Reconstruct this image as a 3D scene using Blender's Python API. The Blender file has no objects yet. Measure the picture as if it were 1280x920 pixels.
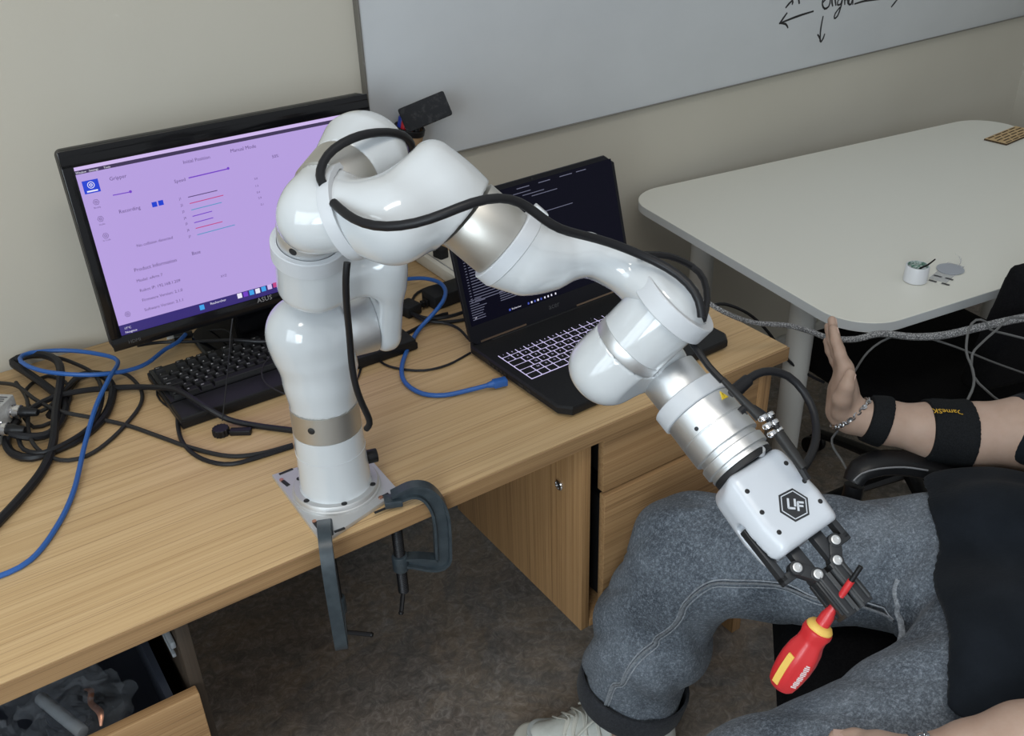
import bpy, bmesh, math, random
import numpy as np
from mathutils import Vector, Matrix, Quaternion
random.seed(7)
SC = bpy.context.scene
COL = SC.collection
FLOOR = -0.74            # the scene is laid out from the desk top (z = 0) and lifted by 0.74 m at the end

# ------------------------------------------------------------------ camera, light, exposure
cam = bpy.data.cameras.new('camera'); cam_o = bpy.data.objects.new('camera', cam); COL.objects.link(cam_o)
cam.sensor_width = 36.0; cam.lens = 1219.93 / 1280 * 36; cam.clip_start = 0.02
_r = np.array([[0.828129, -0.559772, -0.029286], [-0.308694, -0.411827, -0.857384], [0.467879, 0.719064, -0.513844]]); 
cam_o.matrix_world = Matrix(((_r[0][0], -_r[1][0], -_r[2][0], (-0.40995, -1.12062, 0.9021)[0]), (_r[0][1], -_r[1][1], -_r[2][1], (-0.40995, -1.12062, 0.9021)[1]),
                             (_r[0][2], -_r[1][2], -_r[2][2], (-0.40995, -1.12062, 0.9021)[2]), (0, 0, 0, 1)))
SC.camera = cam_o
SC.view_settings.view_transform = 'Standard'; SC.view_settings.look = 'None'
SC.view_settings.exposure = 0.0; SC.view_settings.gamma = 1.0
W = bpy.data.worlds.new('room_light'); SC.world = W; W.use_nodes = True
W.node_tree.nodes['Background'].inputs[0].default_value = (0.90, 0.955, 1.0, 1)
W.node_tree.nodes['Background'].inputs[1].default_value = 0.56

def area(name, loc, target, sx, sy, power, color):
    l = bpy.data.lights.new(name, 'AREA'); l.shape = 'RECTANGLE'; l.size = sx; l.size_y = sy; l.energy = power; l.color = color
    o = bpy.data.objects.new(name, l); COL.objects.link(o); o.location = loc
    o.rotation_euler = (Vector(target) - Vector(loc)).to_track_quat('-Z', 'Y').to_euler()
    return o
area('window_daylight', (-1.93, -0.95, 0.95), (0.2, -0.35, 0.1), 0.95, 1.25, 15, (0.80, 0.92, 1.0))
area('window_daylight', (-1.93, -2.15, 0.95), (0.2, -1.0, -0.1), 0.95, 1.25, 40, (0.80, 0.92, 1.0))
area('ceiling_lamp_light', (-0.3, -1.0, 1.88), (-0.3, -1.0, 0), 1.2, 0.3, 13, (1.0, 0.95, 0.86))

# ------------------------------------------------------------------ helpers: mesh collector
V3 = lambda *a: np.array(a, float)
def nrm(v): v = np.asarray(v, float); return v / np.linalg.norm(v)
def basis(z, hint=(0, 0, 1)):
    z = nrm(z); h = np.asarray(hint, float)
    if abs(z @ h) > .97: h = V3(1, 0, 0)
    x = nrm(np.cross(h, z)); return np.stack([x, np.cross(z, x), z])      # rows
I3 = np.eye(3)
_bc = {}
def _bevbox(hx, hy, hz, b, s):
    k = (round(hx, 5), round(hy, 5), round(hz, 5), b, s)
    if k not in _bc:
        bm = bmesh.new(); bmesh.ops.create_cube(bm, size=2)
        for v in bm.verts: v.co = (v.co.x * hx, v.co.y * hy, v.co.z * hz)
        if b > 0: bmesh.ops.bevel(bm, geom=bm.edges[:], offset=b, segments=s, affect='EDGES', profile=.5)
        bm.verts.index_update()
        _bc[k] = (np.array([v.co[:] for v in bm.verts]), [[v.index for v in f.verts] for f in bm.faces]); bm.free()
    return _bc[k]
class M:
    def __init__(s): s.v = []; s.f = []; s.n = 0
    def add(s, v, f):
        v = np.asarray(v, float); s.v.append(v); s.f += [[i + s.n for i in q] for q in f]; s.n += len(v); return s
    def box(s, c, h, R=I3, b=.0, seg=2):
        v, f = _bevbox(*h, b, seg); return s.add(v @ np.asarray(R) + np.asarray(c), f)
    def lathe(s, o, ax, prof, n=32, hint=(0, 0, 1), a0=0, a1=2 * math.pi):
        """prof: (t along ax, radius) pairs"""
        B = basis(ax, hint); o = np.asarray(o, float); full = abs(a1 - a0 - 2 * math.pi) < 1e-6
        m = n if full else n + 1; V = []; F = []
        A = a0 + (a1 - a0) * np.arange(m) / n
        for t, r in prof: V.append(o + B[2] * t + r * (np.cos(A)[:, None] * B[0] + np.sin(A)[:, None] * B[1]))
        for i in range(len(prof) - 1):
            for j in range(n):
                k = (j + 1) % m; F.append([i * m + j, i * m + k, (i + 1) * m + k, (i + 1) * m + j])
        if full and tuple(prof[0]) != tuple(prof[-1]):
            if prof[0][1] > 1e-6: F.append(list(range(m))[::-1])
            if prof[-1][1] > 1e-6: F.append([(len(prof) - 1) * m + j for j in range(m)])
        return s.add(np.concatenate(V), F)
    def cyl(s, a, b, r, n=24, r2=None, bev=0):
        a = np.asarray(a, float); b = np.asarray(b, float); L = np.linalg.norm(b - a); r2 = r if r2 is None else r2
        p = [(0, r), (L, r2)] if not bev else [(0, r - bev), (bev * .3, r - bev * .3), (bev, r), (L - bev, r2), (L - bev * .3, r2 - bev * .3), (L, r2 - bev)]
        return s.lathe(a, b - a, p, n)
    def ring(s, o, ax, t0, t1, ri, ro, n=40, bev=.0015):
        return s.lathe(o, ax, [(t0, ri), (t0, ro - bev), (t0 + bev, ro), (t1 - bev, ro), (t1, ro - bev), (t1, ri), (t0, ri)], n)
    def tube(s, P, r, n=8, smooth=True, step=.012, flat=1.0, up=None):
        P = spline(P, step) if smooth else np.asarray(P, float)
        r = np.interp(np.linspace(0, 1, len(P)), np.linspace(0, 1, len(r)), r) if hasattr(r, '__len__') else np.full(len(P), r)
        T = np.gradient(P, axis=0); T /= np.linalg.norm(T, axis=1)[:, None] + 1e-12
        x = basis(T[0])[0]; V = []; A = 2 * np.pi * np.arange(n) / n
        for p, t, q in zip(P, T, r):
            if up is not None: x = nrm(np.cross(up, t))
            else: x = x - t * (x @ t); x = x / np.linalg.norm(x)
            y = np.cross(t, x); V.append(p + q * (np.cos(A)[:, None] * x + flat * np.sin(A)[:, None] * y))
        F = [[i * n + j, i * n + (j + 1) % n, (i + 1) * n + (j + 1) % n, (i + 1) * n + j] for i in range(len(P) - 1) for j in range(n)]
        F.append(list(range(n))[::-1]); F.append([(len(P) - 1) * n + j for j in range(n)])
        return s.add(np.concatenate(V), F)
    def prism(s, pts2, z0, z1, R=I3, o=(0, 0, 0), inset=0):
        """pts2 counter-clockwise outline in the local xy plane, extruded z0..z1"""
        p = np.asarray(pts2, float); n = len(p); R = np.asarray(R); o = np.asarray(o, float)
        if inset:
            c = p.mean(0); q = p + (c - p) / np.linalg.norm(c - p, axis=1)[:, None] * inset
            L = [(q, z0), (p, z0 + inset), (p, z1 - inset), (q, z1)]
        else: L = [(p, z0), (p, z1)]
        V = np.concatenate([np.c_[a, np.full(n, z)] for a, z in L]) @ R + o
        F = [list(range(n))[::-1], [(len(L) - 1) * n + j for j in range(n)]]
        for i in range(len(L) - 1): F += [[i * n + j, i * n + (j + 1) % n, (i + 1) * n + (j + 1) % n, (i + 1) * n + j] for j in range(n)]
        return s.add(V, F)
def spline(P, step=.012):
    P = np.asarray(P, float)
    if len(P) < 3:
        n = max(2, int(np.linalg.norm(P[1] - P[0]) / step)); return P[0] + (P[1] - P[0]) * np.linspace(0, 1, n + 1)[:, None]
    Q = np.concatenate([[2 * P[0] - P[1]], P, [2 * P[-1] - P[-2]]]); out = []
    for i in range(1, len(Q) - 2):
        a, b, c, d = Q[i - 1:i + 3]; n = max(2, int(np.linalg.norm(c - b) / step)); t = (np.arange(n) / n)[:, None]
        out.append(.5 * ((2 * b) + (c - a) * t + (2 * a - 5 * b + 4 * c - d) * t ** 2 + (3 * b - a - 3 * c + d) * t ** 3))
    return np.concatenate(out + [P[-1:]])
def rrect(w, h, r, n=6):
    out = []
    for cx, cy, a in ((w - r, h - r, 0), (-w + r, h - r, 90), (-w + r, -h + r, 180), (w - r, -h + r, 270)):
        for i in range(n + 1):
            t = math.radians(a + 90 * i / n); out.append((cx + r * math.cos(t), cy + r * math.sin(t)))
    return out
def root_of(o):
    while o.parent: o = o.parent
    return o
def obj(name, m, mat, parent=None, sharp=40, loc=None, me=None):
    if me is None:
        v = np.concatenate(m.v) if isinstance(m, M) else m[0]; f = m.f if isinstance(m, M) else m[1]
        if parent is not None: v = v - np.array(root_of(parent)['base'])
        elif loc is not None: v = v - np.asarray(loc)
        me = bpy.data.meshes.new(name); me.from_pydata(np.asarray(v).tolist(), [], f if isinstance(f, list) else f.tolist())
        bm = bmesh.new(); bm.from_mesh(me); bmesh.ops.recalc_face_normals(bm, faces=bm.faces[:]); bm.to_mesh(me); bm.free()
        for p in me.polygons: p.use_smooth = True
        me.set_sharp_from_angle(angle=math.radians(sharp))
        for q in (mat if isinstance(mat, (list, tuple)) else [mat]): me.materials.append(q)
    o = bpy.data.objects.new(name, me); COL.objects.link(o)
    if parent is not None: o.parent = parent
    else:
        o['base'] = tuple(float(c) for c in loc) if loc is not None else (0., 0., 0.)
        if loc is not None: o.location = loc
    return o
def tag(o, label, cat=None, group=None, kind=None):
    if label: o['label'] = label
    if cat: o['category'] = cat
    if group: o['group'] = group
    if kind: o['kind'] = kind
    return o
def thing(name, label, cat, loc=(0, 0, 0), group=None):
    o = bpy.data.objects.new(name, None); COL.objects.link(o); o.location = loc; o['base'] = tuple(float(c) for c in loc); o.empty_display_size = .05
    return tag(o, label, cat, group)
def struct(name, m, mat): o = obj(name, m, mat); o['kind'] = 'structure'; return o
_tc = {}
def text_mesh(txt, size, italic=0):
    k = (txt, size)
    if k not in _tc:
        c = bpy.data.curves.new('t', 'FONT'); c.body = txt; c.size = size; c.align_x = 'LEFT'; c.resolution_u = 2
        o = bpy.data.objects.new('t', c); COL.objects.link(o); dg = bpy.context.evaluated_depsgraph_get(); dg.update()
        me = o.evaluated_get(dg).to_mesh(); v = np.array([p.co[:] for p in me.vertices]).reshape(-1, 3); f = [list(p.vertices) for p in me.polygons]
        bpy.data.objects.remove(o); bpy.data.curves.remove(c); _tc[k] = (v, f)
    return _tc[k]
def add_text(m, txt, size, o, ex, ey, center=False):
    v, f = text_mesh(txt, size)
    if not len(v): return
    x = v[:, 0:1] - (v[:, 0].max() / 2 if center else 0); m.add(np.asarray(o) + x * np.asarray(ex) + v[:, 1:2] * np.asarray(ey), f)

# ------------------------------------------------------------------ helpers: blended solids (signed distances + surface nets)
def dot(a, b): return a @ np.asarray(b, np.float32)
def rc(P, a, b, ra, rb):
    a = np.asarray(a, np.float32); d = np.asarray(b, np.float32) - a; t = np.clip((P - a) @ d / (d @ d), 0, 1)
    return np.linalg.norm(P - a - t[:, None] * d, axis=1) - (ra + (rb - ra) * t)
def cy(P, a, b, r, rd=.004):
    a = np.asarray(a, np.float32); d = np.asarray(b, np.float32) - a; L = np.linalg.norm(d); d = d / L; q = P - a; t = q @ d
    rr = np.linalg.norm(q - t[:, None] * d, axis=1); x = rr - r + rd; y = np.abs(t - L / 2) - L / 2 + rd
    return np.minimum(np.maximum(x, y), 0) + np.hypot(np.maximum(x, 0), np.maximum(y, 0)) - rd
def bx(P, c, R, h, rd):
    q = np.abs((P - np.asarray(c, np.float32)) @ np.asarray(R, np.float32).T) - np.asarray(h, np.float32) + rd
    return np.minimum(q.max(1), 0) + np.linalg.norm(np.maximum(q, 0), axis=1) - rd
def el(P, c, R, h):
    q = (P - np.asarray(c, np.float32)) @ np.asarray(R, np.float32).T; h = np.asarray(h, np.float32)
    k0 = np.linalg.norm(q / h, axis=1); k1 = np.linalg.norm(q / (h * h), axis=1) + 1e-9
    return k0 * (k0 - 1) / k1
def sm(a, b, k):
    h = np.maximum(k - np.abs(a - b), 0) / k; return np.minimum(a, b) - h * h * k * .25
def smx(a, b, k): return -sm(-a, -b, k)
def chain(P, pts, rad, k=.01):
    d = None
    for i in range(len(pts) - 1):
        e = rc(P, pts[i], pts[i + 1], rad[i], rad[i + 1]); d = e if d is None else (sm(d, e, k) if k else np.minimum(d, e))
    return d
def grad(fn, P, e=6e-4):
    g = np.empty_like(P)
    for i in range(3):
        q = np.zeros(3, np.float32); q[i] = e; g[:, i] = (fn(P + q) - fn(P - q)) / (2 * e)
    return g / (np.linalg.norm(g, axis=1)[:, None] + 1e-9)
def conform(pts, fn, r, only=None):
    P = np.asarray(pts, np.float32)
    for _ in range(4): P = P - (fn(P) - r)[:, None] * grad(fn, P)
    return P.astype(float)
def outside(pts, fn, r):
    P = np.asarray(pts, np.float32)
    for _ in range(4): P = P - np.minimum(fn(P) - r, 0)[:, None] * grad(fn, P)
    return P.astype(float)
def solid(fn, lo, hi, h, proj=2):
    lo = np.asarray(lo, np.float32); B = 6
    n = np.maximum(np.ceil((np.asarray(hi) - lo) / (h * B)).astype(int), 1)
    cc = [lo[i] + (np.arange(n[i]) + .5) * h * B for i in range(3)]
    G = np.stack(np.meshgrid(*cc, indexing='ij'), -1).reshape(-1, 3).astype(np.float32)
    dc = fn(G).reshape(n); near = np.abs(dc) < h * B * 1.35
    N = n * B; D = np.repeat(np.repeat(np.repeat(dc, B, 0), B, 1), B, 2).astype(np.float32)
    idx = np.argwhere(near); off = np.stack(np.meshgrid(*[np.arange(B)] * 3, indexing='ij'), -1).reshape(-1, 3)
    for s in range(0, len(idx), 1500):
        g = (idx[s:s + 1500, None, :] * B + off[None]).reshape(-1, 3); D[g[:, 0], g[:, 1], g[:, 2]] = fn((lo + (g + .5) * h).astype(np.float32))
    S = D < 0
    c = np.zeros(N - 1, np.uint8)
    for i in (0, 1):
        for j in (0, 1):
            for k in (0, 1): c += S[i:N[0] - 1 + i, j:N[1] - 1 + j, k:N[2] - 1 + k]
    act = np.argwhere((c > 0) & (c < 8)); ids = np.full(N - 1, -1, np.int64); ids[act[:, 0], act[:, 1], act[:, 2]] = np.arange(len(act))
    acc = np.zeros((len(act), 3)); cnt = np.zeros(len(act))
    corners = [(i, j, k) for i in (0, 1) for j in (0, 1) for k in (0, 1)]
    for a in corners:
        for ax in range(3):
            if a[ax]: continue
            b = list(a); b[ax] = 1; p = act + a; q = act + b
            da = D[p[:, 0], p[:, 1], p[:, 2]]; db = D[q[:, 0], q[:, 1], q[:, 2]]; m = (da < 0) != (db < 0)
            t = np.where(m, da / np.where(m, da - db, 1), 0); e = p.astype(float); e[:, ax] += t; acc[m] += e[m]; cnt[m] += 1
    V = (lo + (acc / cnt[:, None] + .5) * h).astype(np.float32)
    F = []
    for ax in range(3):
        u, w = [i for i in range(3) if i != ax]
        sl0 = [slice(None)] * 3; sl1 = [slice(None)] * 3; sl0[ax] = slice(0, -1); sl1[ax] = slice(1, None)
        e = np.argwhere(S[tuple(sl0)] != S[tuple(sl1)]); e = e[(e[:, u] > 0) & (e[:, w] > 0) & (e[:, u] < N[u] - 1) & (e[:, w] < N[w] - 1)]
        q = []
        for du, dw in ((-1, -1), (0, -1), (0, 0), (-1, 0)):
            g = e.copy(); g[:, u] += du; g[:, w] += dw; q.append(ids[g[:, 0], g[:, 1], g[:, 2]])
        q = np.stack(q, 1); flip = S[e[:, 0], e[:, 1], e[:, 2]]
        if ax == 1: flip = ~flip
        q[~flip] = q[~flip][:, ::-1]; F.append(q)
    F = np.concatenate(F); F = F[(F >= 0).all(1)]
    for _ in range(proj):
        d = fn(V); V = V - np.clip(d, -h, h)[:, None] * grad(fn, V)
    return V.astype(float), F.tolist()
# ------------------------------------------------------------------ materials (procedural)
def nm(name, color=(.8, .8, .8), rough=.5, metal=0., coat=0., spec=.5, emit=None, es=1., alpha=1., trans=0., sheen=0.):
    m = bpy.data.materials.new(name); m.use_nodes = True; b = m.node_tree.nodes['Principled BSDF']
    b.inputs['Base Color'].default_value = (*color, 1); b.inputs['Roughness'].default_value = rough; b.inputs['Metallic'].default_value = metal
    b.inputs['Coat Weight'].default_value = coat; b.inputs['Coat Roughness'].default_value = .06; b.inputs['Specular IOR Level'].default_value = spec
    b.inputs['Alpha'].default_value = alpha; b.inputs['Transmission Weight'].default_value = trans; b.inputs['Sheen Weight'].default_value = sheen
    if emit: b.inputs['Emission Color'].default_value = (*emit, 1); b.inputs['Emission Strength'].default_value = es
    m.node_tree.nodes['Principled BSDF'].name = 'B'; return m
class NT:
    def __init__(s, m): s.t = m.node_tree; s.b = s.t.nodes['B']; s.co = s.n('ShaderNodeTexCoord').outputs['Object']
    def n(s, k, **p):
        x = s.t.nodes.new(k)
        for a, v in p.items(): setattr(x, a, v)
        return x
    def l(s, a, b): s.t.links.new(a, b)
    def map(s, sc, rot=(0, 0, 0)):
        m = s.n('ShaderNodeMapping'); m.inputs['Scale'].default_value = sc; m.inputs['Rotation'].default_value = rot; s.l(s.co, m.inputs[0]); return m.outputs[0]
    def noise(s, vec, scale, detail=4, rough=.5, dist=0.):
        x = s.n('ShaderNodeTexNoise'); s.l(vec, x.inputs['Vector'])
        for k, v in (('Scale', scale), ('Detail', detail), ('Roughness', rough), ('Distortion', dist)): x.inputs[k].default_value = v
        return x.outputs['Fac']
    def ramp(s, fac, stops):
        r = s.n('ShaderNodeValToRGB'); e = r.color_ramp.elements
        while len(e) < len(stops): e.new(.5)
        for q, (p, c) in zip(e, stops): q.position = p; q.color = (*c, 1)
        s.l(fac, r.inputs[0]); return r.outputs[0]
    def mix(s, f, a, b, blend='MIX'):
        x = s.n('ShaderNodeMix', data_type='RGBA', blend_type=blend)
        for i, q in ((0, f), (6, a), (7, b)):
            if hasattr(q, 'is_linked'): s.l(q, x.inputs[i])
            elif i == 0: x.inputs[0].default_value = q
            else: x.inputs[i].default_value = (*q, 1)
        return x.outputs[2]
    def color(s, c): s.l(c, s.b.inputs['Base Color'])
    def bump(s, fac, st, dist=.002):
        x = s.n('ShaderNodeBump'); x.inputs['Strength'].default_value = st; x.inputs['Distance'].default_value = dist; s.l(fac, x.inputs['Height']); s.l(x.outputs[0], s.b.inputs['Normal'])
def wood(name, axis, light, mid, dark, rough=.5, fine=1.0):
    """laminate with straight grain running along the given axis"""
    m = nm(name, mid, rough); t = NT(m); s1 = [130., 130., 130.]; s1[axis] = .8; s2 = [420. * fine] * 3; s2[axis] = 2.5; s3 = [9., 9., 9.]; s3[axis] = .3
    a = t.noise(t.map(s1), 1, 5, .62, .25); f = t.noise(t.map(s2), 1, 3, .6); b = t.noise(t.map(s3), 1, 3, .5)
    c = t.ramp(a, [(.28, dark), (.45, mid), (.62, light)])
    c = t.mix(.35, c, t.ramp(f, [(.36, dark), (.52, mid), (.66, light)]))
    pores = t.ramp(f, [(.30, tuple(q * .45 for q in dark)), (.42, (1, 1, 1))]); c = t.mix(.5, c, pores, 'MULTIPLY')
    c = t.mix(.16, c, t.ramp(b, [(.35, dark), (.65, light)])); t.color(c); t.bump(f, .12, .0006); return m
def grainy(name, color, color2, scale, rough, bump=.2, dist=.001, metal=0, lo=.4, hi=.6, detail=4, **k):
    m = nm(name, color, rough, metal, **k); t = NT(m); f = t.noise(t.map((1, 1, 1)), scale, detail, .6)
    t.color(t.ramp(f, [(lo, color), (hi, color2)])); t.bump(f, bump, dist); return m
MAT = {}
MAT['desk_wood'] = wood('desk_wood', 0, (.60, .415, .222), (.52, .345, .170), (.38, .23, .098), .46)
MAT['edge_wood'] = wood('edge_wood', 0, (.42, .26, .125), (.30, .175, .08), (.17, .09, .038), .5)
MAT['panel_wood'] = wood('panel_wood', 2, (.44, .26, .12), (.34, .19, .08), (.22, .115, .045), .5)
MAT['shaded_wood'] = wood('shaded_wood', 2, (.05, .034, .022), (.036, .024, .015), (.02, .013, .008), .6)  # the pedestal's oak with shade put into its colour
MAT['drawer_wood'] = wood('drawer_wood', 0, (.44, .27, .13), (.34, .195, .088), (.21, .112, .046), .5)
m = MAT['wall'] = nm('wall_paint', (.52, .49, .42), .75); t = NT(m); f = t.noise(t.map((1, 1, 1)), 90, 4); t.bump(f, .12, .001)
g = t.noise(t.map((1, 1, 1)), 1.7, 3); t.color(t.ramp(g, [(.3, (.50, .47, .40)), (.7, (.54, .51, .44))]))
m = MAT['floor'] = nm('floor_vinyl', (.1, .08, .06), .42); t = NT(m); w = t.map((1, 1, 1))
a = t.noise(w, 3.2, 9, .68, 1.6); b = t.noise(w, 40, 9, .78, 1.3); c = t.noise(w, 9, 6, .7, .8)
q = t.ramp(a, [(.30, (.10, .10, .105)), (.46, (.22, .205, .19)), (.56, (.36, .28, .20)), (.70, (.36, .37, .38))])
q = t.mix(.55, q, t.ramp(b, [(.38, (.07, .07, .07)), (.52, (.27, .24, .21)), (.68, (.62, .58, .54))]))
q = t.mix(.30, q, t.ramp(c, [(.38, (.05, .05, .055)), (.60, (.14, .085, .05))])); t.color(q); t.bump(b, .08, .001)
MAT['ceiling'] = nm('ceiling_white', (.72, .71, .68), .85)
m = MAT['whiteboard'] = nm('whiteboard_enamel', (.50, .53, .56), .28, coat=.25); t = NT(m)
g = t.noise(t.map((1, 1, 1.5)), 2.2, 5, .6); t.color(t.ramp(g, [(.32, (.53, .55, .57)), (.7, (.58, .60, .62))]))
MAT['board_trim'] = nm('board_trim_grey', (.20, .19, .17), .45, .3)
MAT['marker_ink'] = nm('marker_ink', (.008, .008, .01), .5)
m = MAT['table_white'] = nm('table_laminate', (.74, .73, .66), .42); t = NT(m); f = t.noise(t.map((1, 1, 1)), 300, 2); t.bump(f, .05, .0004)
MAT['table_edge'] = nm('table_edge_grey', (.55, .57, .58), .45)
MAT['leg_grey'] = nm('leg_grey_enamel', (.50, .50, .48), .38)
m = MAT['gloss_white'] = nm('gloss_white_shell', (.57, .595, .615), .13, coat=.6)
MAT['matt_white'] = nm('printed_white_plastic', (.56, .58, .61), .42, spec=.4)
t = NT(MAT['matt_white']); f = t.noise(t.map((40, 40, 900)), 1, 2); t.bump(f, .05, .0004)
MAT['gripper_white'] = nm('gripper_white_shell', (.58, .61, .66), .30, coat=.2)
def metal(name, c, r, sc): 
    m = nm(name, c, r, 1.0); t = NT(m); f = t.noise(t.map(sc), 1, 3); t.bump(f, .06, .0003); return m
MAT['silver'] = metal('anodised_silver', (.72, .73, .74), .48, (90, 90, 1400))
MAT['silver_warm'] = metal('anodised_silver_warm', (.60, .58, .54), .48, (90, 90, 1400))
MAT['plate_metal'] = metal('base_plate_aluminium', (.66, .66, .66), .62, (600, 600, 600))
MAT['chrome'] = nm('chrome', (.80, .80, .82), .12, 1.0)
MAT['dark_hole'] = nm('dark_recess', (.010, .010, .011), .6)
MAT['black'] = nm('black_plastic', (.007, .007, .008), .42, spec=.3)
MAT['black_matt'] = nm('black_matt_plastic', (.010, .010, .011), .62, spec=.3)
MAT['cable_black'] = nm('cable_black', (.010, .010, .012), .45, spec=.3)
MAT['cable_dark'] = nm('cable_dark_grey', (.020, .019, .019), .5, spec=.3)
MAT['cable_blue'] = nm('cable_blue', (.022, .105, .36), .40)
m = MAT['cable_braid'] = nm('braided_grey', (.3, .3, .3), .7); t = NT(m); v = t.n('ShaderNodeTexVoronoi'); v.inputs['Scale'].default_value = 420; t.l(t.co, v.inputs['Vector'])
t.color(t.ramp(v.outputs['Distance'], [(.15, (.46, .46, .46)), (.6, (.10, .10, .105))])); t.bump(v.outputs['Distance'], .5, .001)
MAT['cable_grey'] = nm('cable_grey', (.10, .10, .10), .5)
m = MAT['clamp_iron'] = grainy('clamp_grey_enamel', (.026, .037, .046), (.038, .051, .060), 60, .36, .1)
MAT['clamp_screw'] = nm('clamp_screw_black', (.018, .018, .02), .4, .6)
MAT['bezel'] = nm('bezel_gloss_black', (.004, .004, .005), .14, spec=.35)
MAT['bezel_side'] = nm('bezel_matt_black', (.009, .009, .010), .45, spec=.3)
def emis(n, c, s): 
    m = nm(n, (0, 0, 0), .3, emit=c, es=s); return m
MAT['ui_lilac'] = emis('screen_lilac', (.455, .335, .72), 1.0); MAT['ui_light'] = emis('screen_pale_lilac', (.62, .48, .84), 1.0)
MAT['ui_dark'] = emis('screen_dark_bar', (.045, .030, .085), 1.0); MAT['ui_navy'] = emis('screen_taskbar_navy', (.035, .022, .17), 1.0)
MAT['ui_blue'] = emis('screen_blue', (.012, .05, .62), 1.0); MAT['ui_text'] = emis('screen_grey_text', (.10, .06, .20), 1.0)
MAT['ui_red'] = emis('screen_red', (.52, .06, .23), 1.0); MAT['ui_teal'] = emis('screen_teal', (.10, .30, .55), 1.0); MAT['ui_violet'] = emis('screen_violet', (.17, .05, .55), 1.0)
MAT['ui_white'] = emis('screen_white', (.80, .78, .92), 1.0); MAT['ui_cyan'] = emis('screen_cyan', (.05, .35, .80), 1.0)
MAT['lap_screen'] = nm('laptop_screen_dark', (.002, .002, .004), .25, spec=.08, emit=(.0025, .0025, .007), es=1.0)
MAT['lap_text'] = emis('laptop_screen_text', (.13, .135, .20), 1.0); MAT['lap_blue'] = emis('laptop_screen_blue', (.06, .09, .45), 1.0)
MAT['key_glow'] = emis('key_backlight', (.66, .60, .92), 1.0)
MAT['laptop'] = grainy('laptop_black', (.009, .009, .010), (.012, .012, .013), 200, .5, .05, spec=.25); MAT['laptop_lid'] = nm('laptop_bezel', (.007, .007, .010), .42, spec=.25)
MAT['hinge_metal'] = nm('hinge_bronze', (.35, .25, .17), .3, .9)  # bronze line along the foot of the lid
MAT['logo_grey'] = nm('logo_silver', (.42, .42, .44), .35, .6); MAT['logo_dim'] = nm('logo_dark_grey', (.065, .065, .07), .4)
MAT['key'] = nm('keycap_black', (.010, .010, .011), .5, spec=.3); MAT['legend'] = nm('legend_white', (.62, .62, .62), .6)
MAT['rest'] = nm('wrist_rest', (.009, .009, .010), .5, spec=.3)
MAT['box_grey'] = grainy('grey_powder_coat', (.40, .40, .39), (.46, .46, .45), 260, .5, .15, .0006)
MAT['raceway'] = nm('raceway_cream', (.60, .57, .50), .5)
MAT['card'] = grainy('brown_card', (.30, .19, .10), (.36, .23, .125), 60, .8)
MAT['red_cap'] = nm('red_cap', (.52, .02, .035), .3); MAT['blue_cap'] = nm('blue_cap', (.02, .05, .42), .3)
m = MAT['felt'] = grainy('eraser_felt_black', (.014, .015, .018), (.055, .055, .058), 70, .9, .5, .002, lo=.52, hi=.75)
MAT['red'] = nm('screwdriver_red', (.56, .025, .03), .34); MAT['yellow'] = nm('screwdriver_yellow', (.80, .52, .12), .4); MAT['yellow_flat'] = nm('warning_yellow', (.82, .58, .03), .5)
MAT['print_white'] = nm('print_white', (.75, .70, .70), .5)
MAT['gun'] = nm('gunmetal', (.035, .037, .041), .42, .4); MAT['pad'] = nm('rubber_pad_grey', (.055, .058, .062), .6)
# denim: washed black twill with pale flecks
def denim(name, d, mi, l):
    m = nm(name, mi, .88, sheen=.08, spec=.2); t = NT(m); w = t.map((1, 1, 1))
    a = t.noise(w, 400, 3, .8); b = t.noise(w, 190, 3, .75); c = t.noise(w, 7, 4, .6)
    q = t.ramp(a, [(.34, d), (.50, mi), (.66, l)]); q = t.mix(.55, q, t.ramp(b, [(.38, d), (.52, mi), (.66, l)]))
    q = t.mix(.30, q, t.ramp(c, [(.34, tuple(x * .6 for x in mi)), (.66, l)])); t.color(q); h = t.mix(.4, t.ramp(a, [(0, (0, 0, 0)), (1, (1, 1, 1))]), t.ramp(b, [(0, (0, 0, 0)), (1, (1, 1, 1))])); t.bump(h, .55, .002); return m
MAT['denim'] = denim('washed_black_denim', (.013, .017, .024), (.072, .086, .108), (.31, .35, .40))
MAT['denim_cuff'] = denim('denim_inside', (.012, .013, .016), (.022, .024, .029), (.05, .052, .06))
MAT['denim_seam'] = denim('denim_seam', (.10, .11, .125), (.24, .26, .29), (.45, .48, .52))
m = MAT['knit'] = nm('black_sweater', (.006, .008, .011), .92, sheen=.04, spec=.15); t = NT(m); f = t.noise(t.map((1, 1, 1)), 220, 3); g = t.noise(t.map((1, 1, 1)), 14, 4)
t.color(t.ramp(g, [(.3, (.004, .006, .009)), (.7, (.009, .012, .017))])); t.bump(f, .4, .002)
m = MAT['skin'] = nm('skin', (.55, .36, .28), .52, spec=.35); m.node_tree.nodes['B'].inputs['Subsurface Weight'].default_value = .12; m.node_tree.nodes['B'].inputs['Subsurface Radius'].default_value = (.012, .005, .003)
t = NT(m); f = t.noise(t.map((1, 1, 1)), 16, 5, .6); g = t.noise(t.map((1, 1, 1)), 260, 3); t.color(t.ramp(f, [(.30, (.37, .245, .185)), (.52, (.42, .295, .23)), (.72, (.46, .325, .26))])); t.bump(g, .15, .0012)
MAT['nail'] = nm('fingernail', (.46, .32, .26), .35); MAT['hair'] = nm('hair_brown', (.035, .022, .014), .6); MAT['eye_white'] = nm('eye_white', (.75, .73, .70), .2); MAT['eye_dark'] = nm('eye_dark', (.03, .02, .015), .15); MAT['lip'] = nm('lip', (.42, .20, .17), .45)
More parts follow.
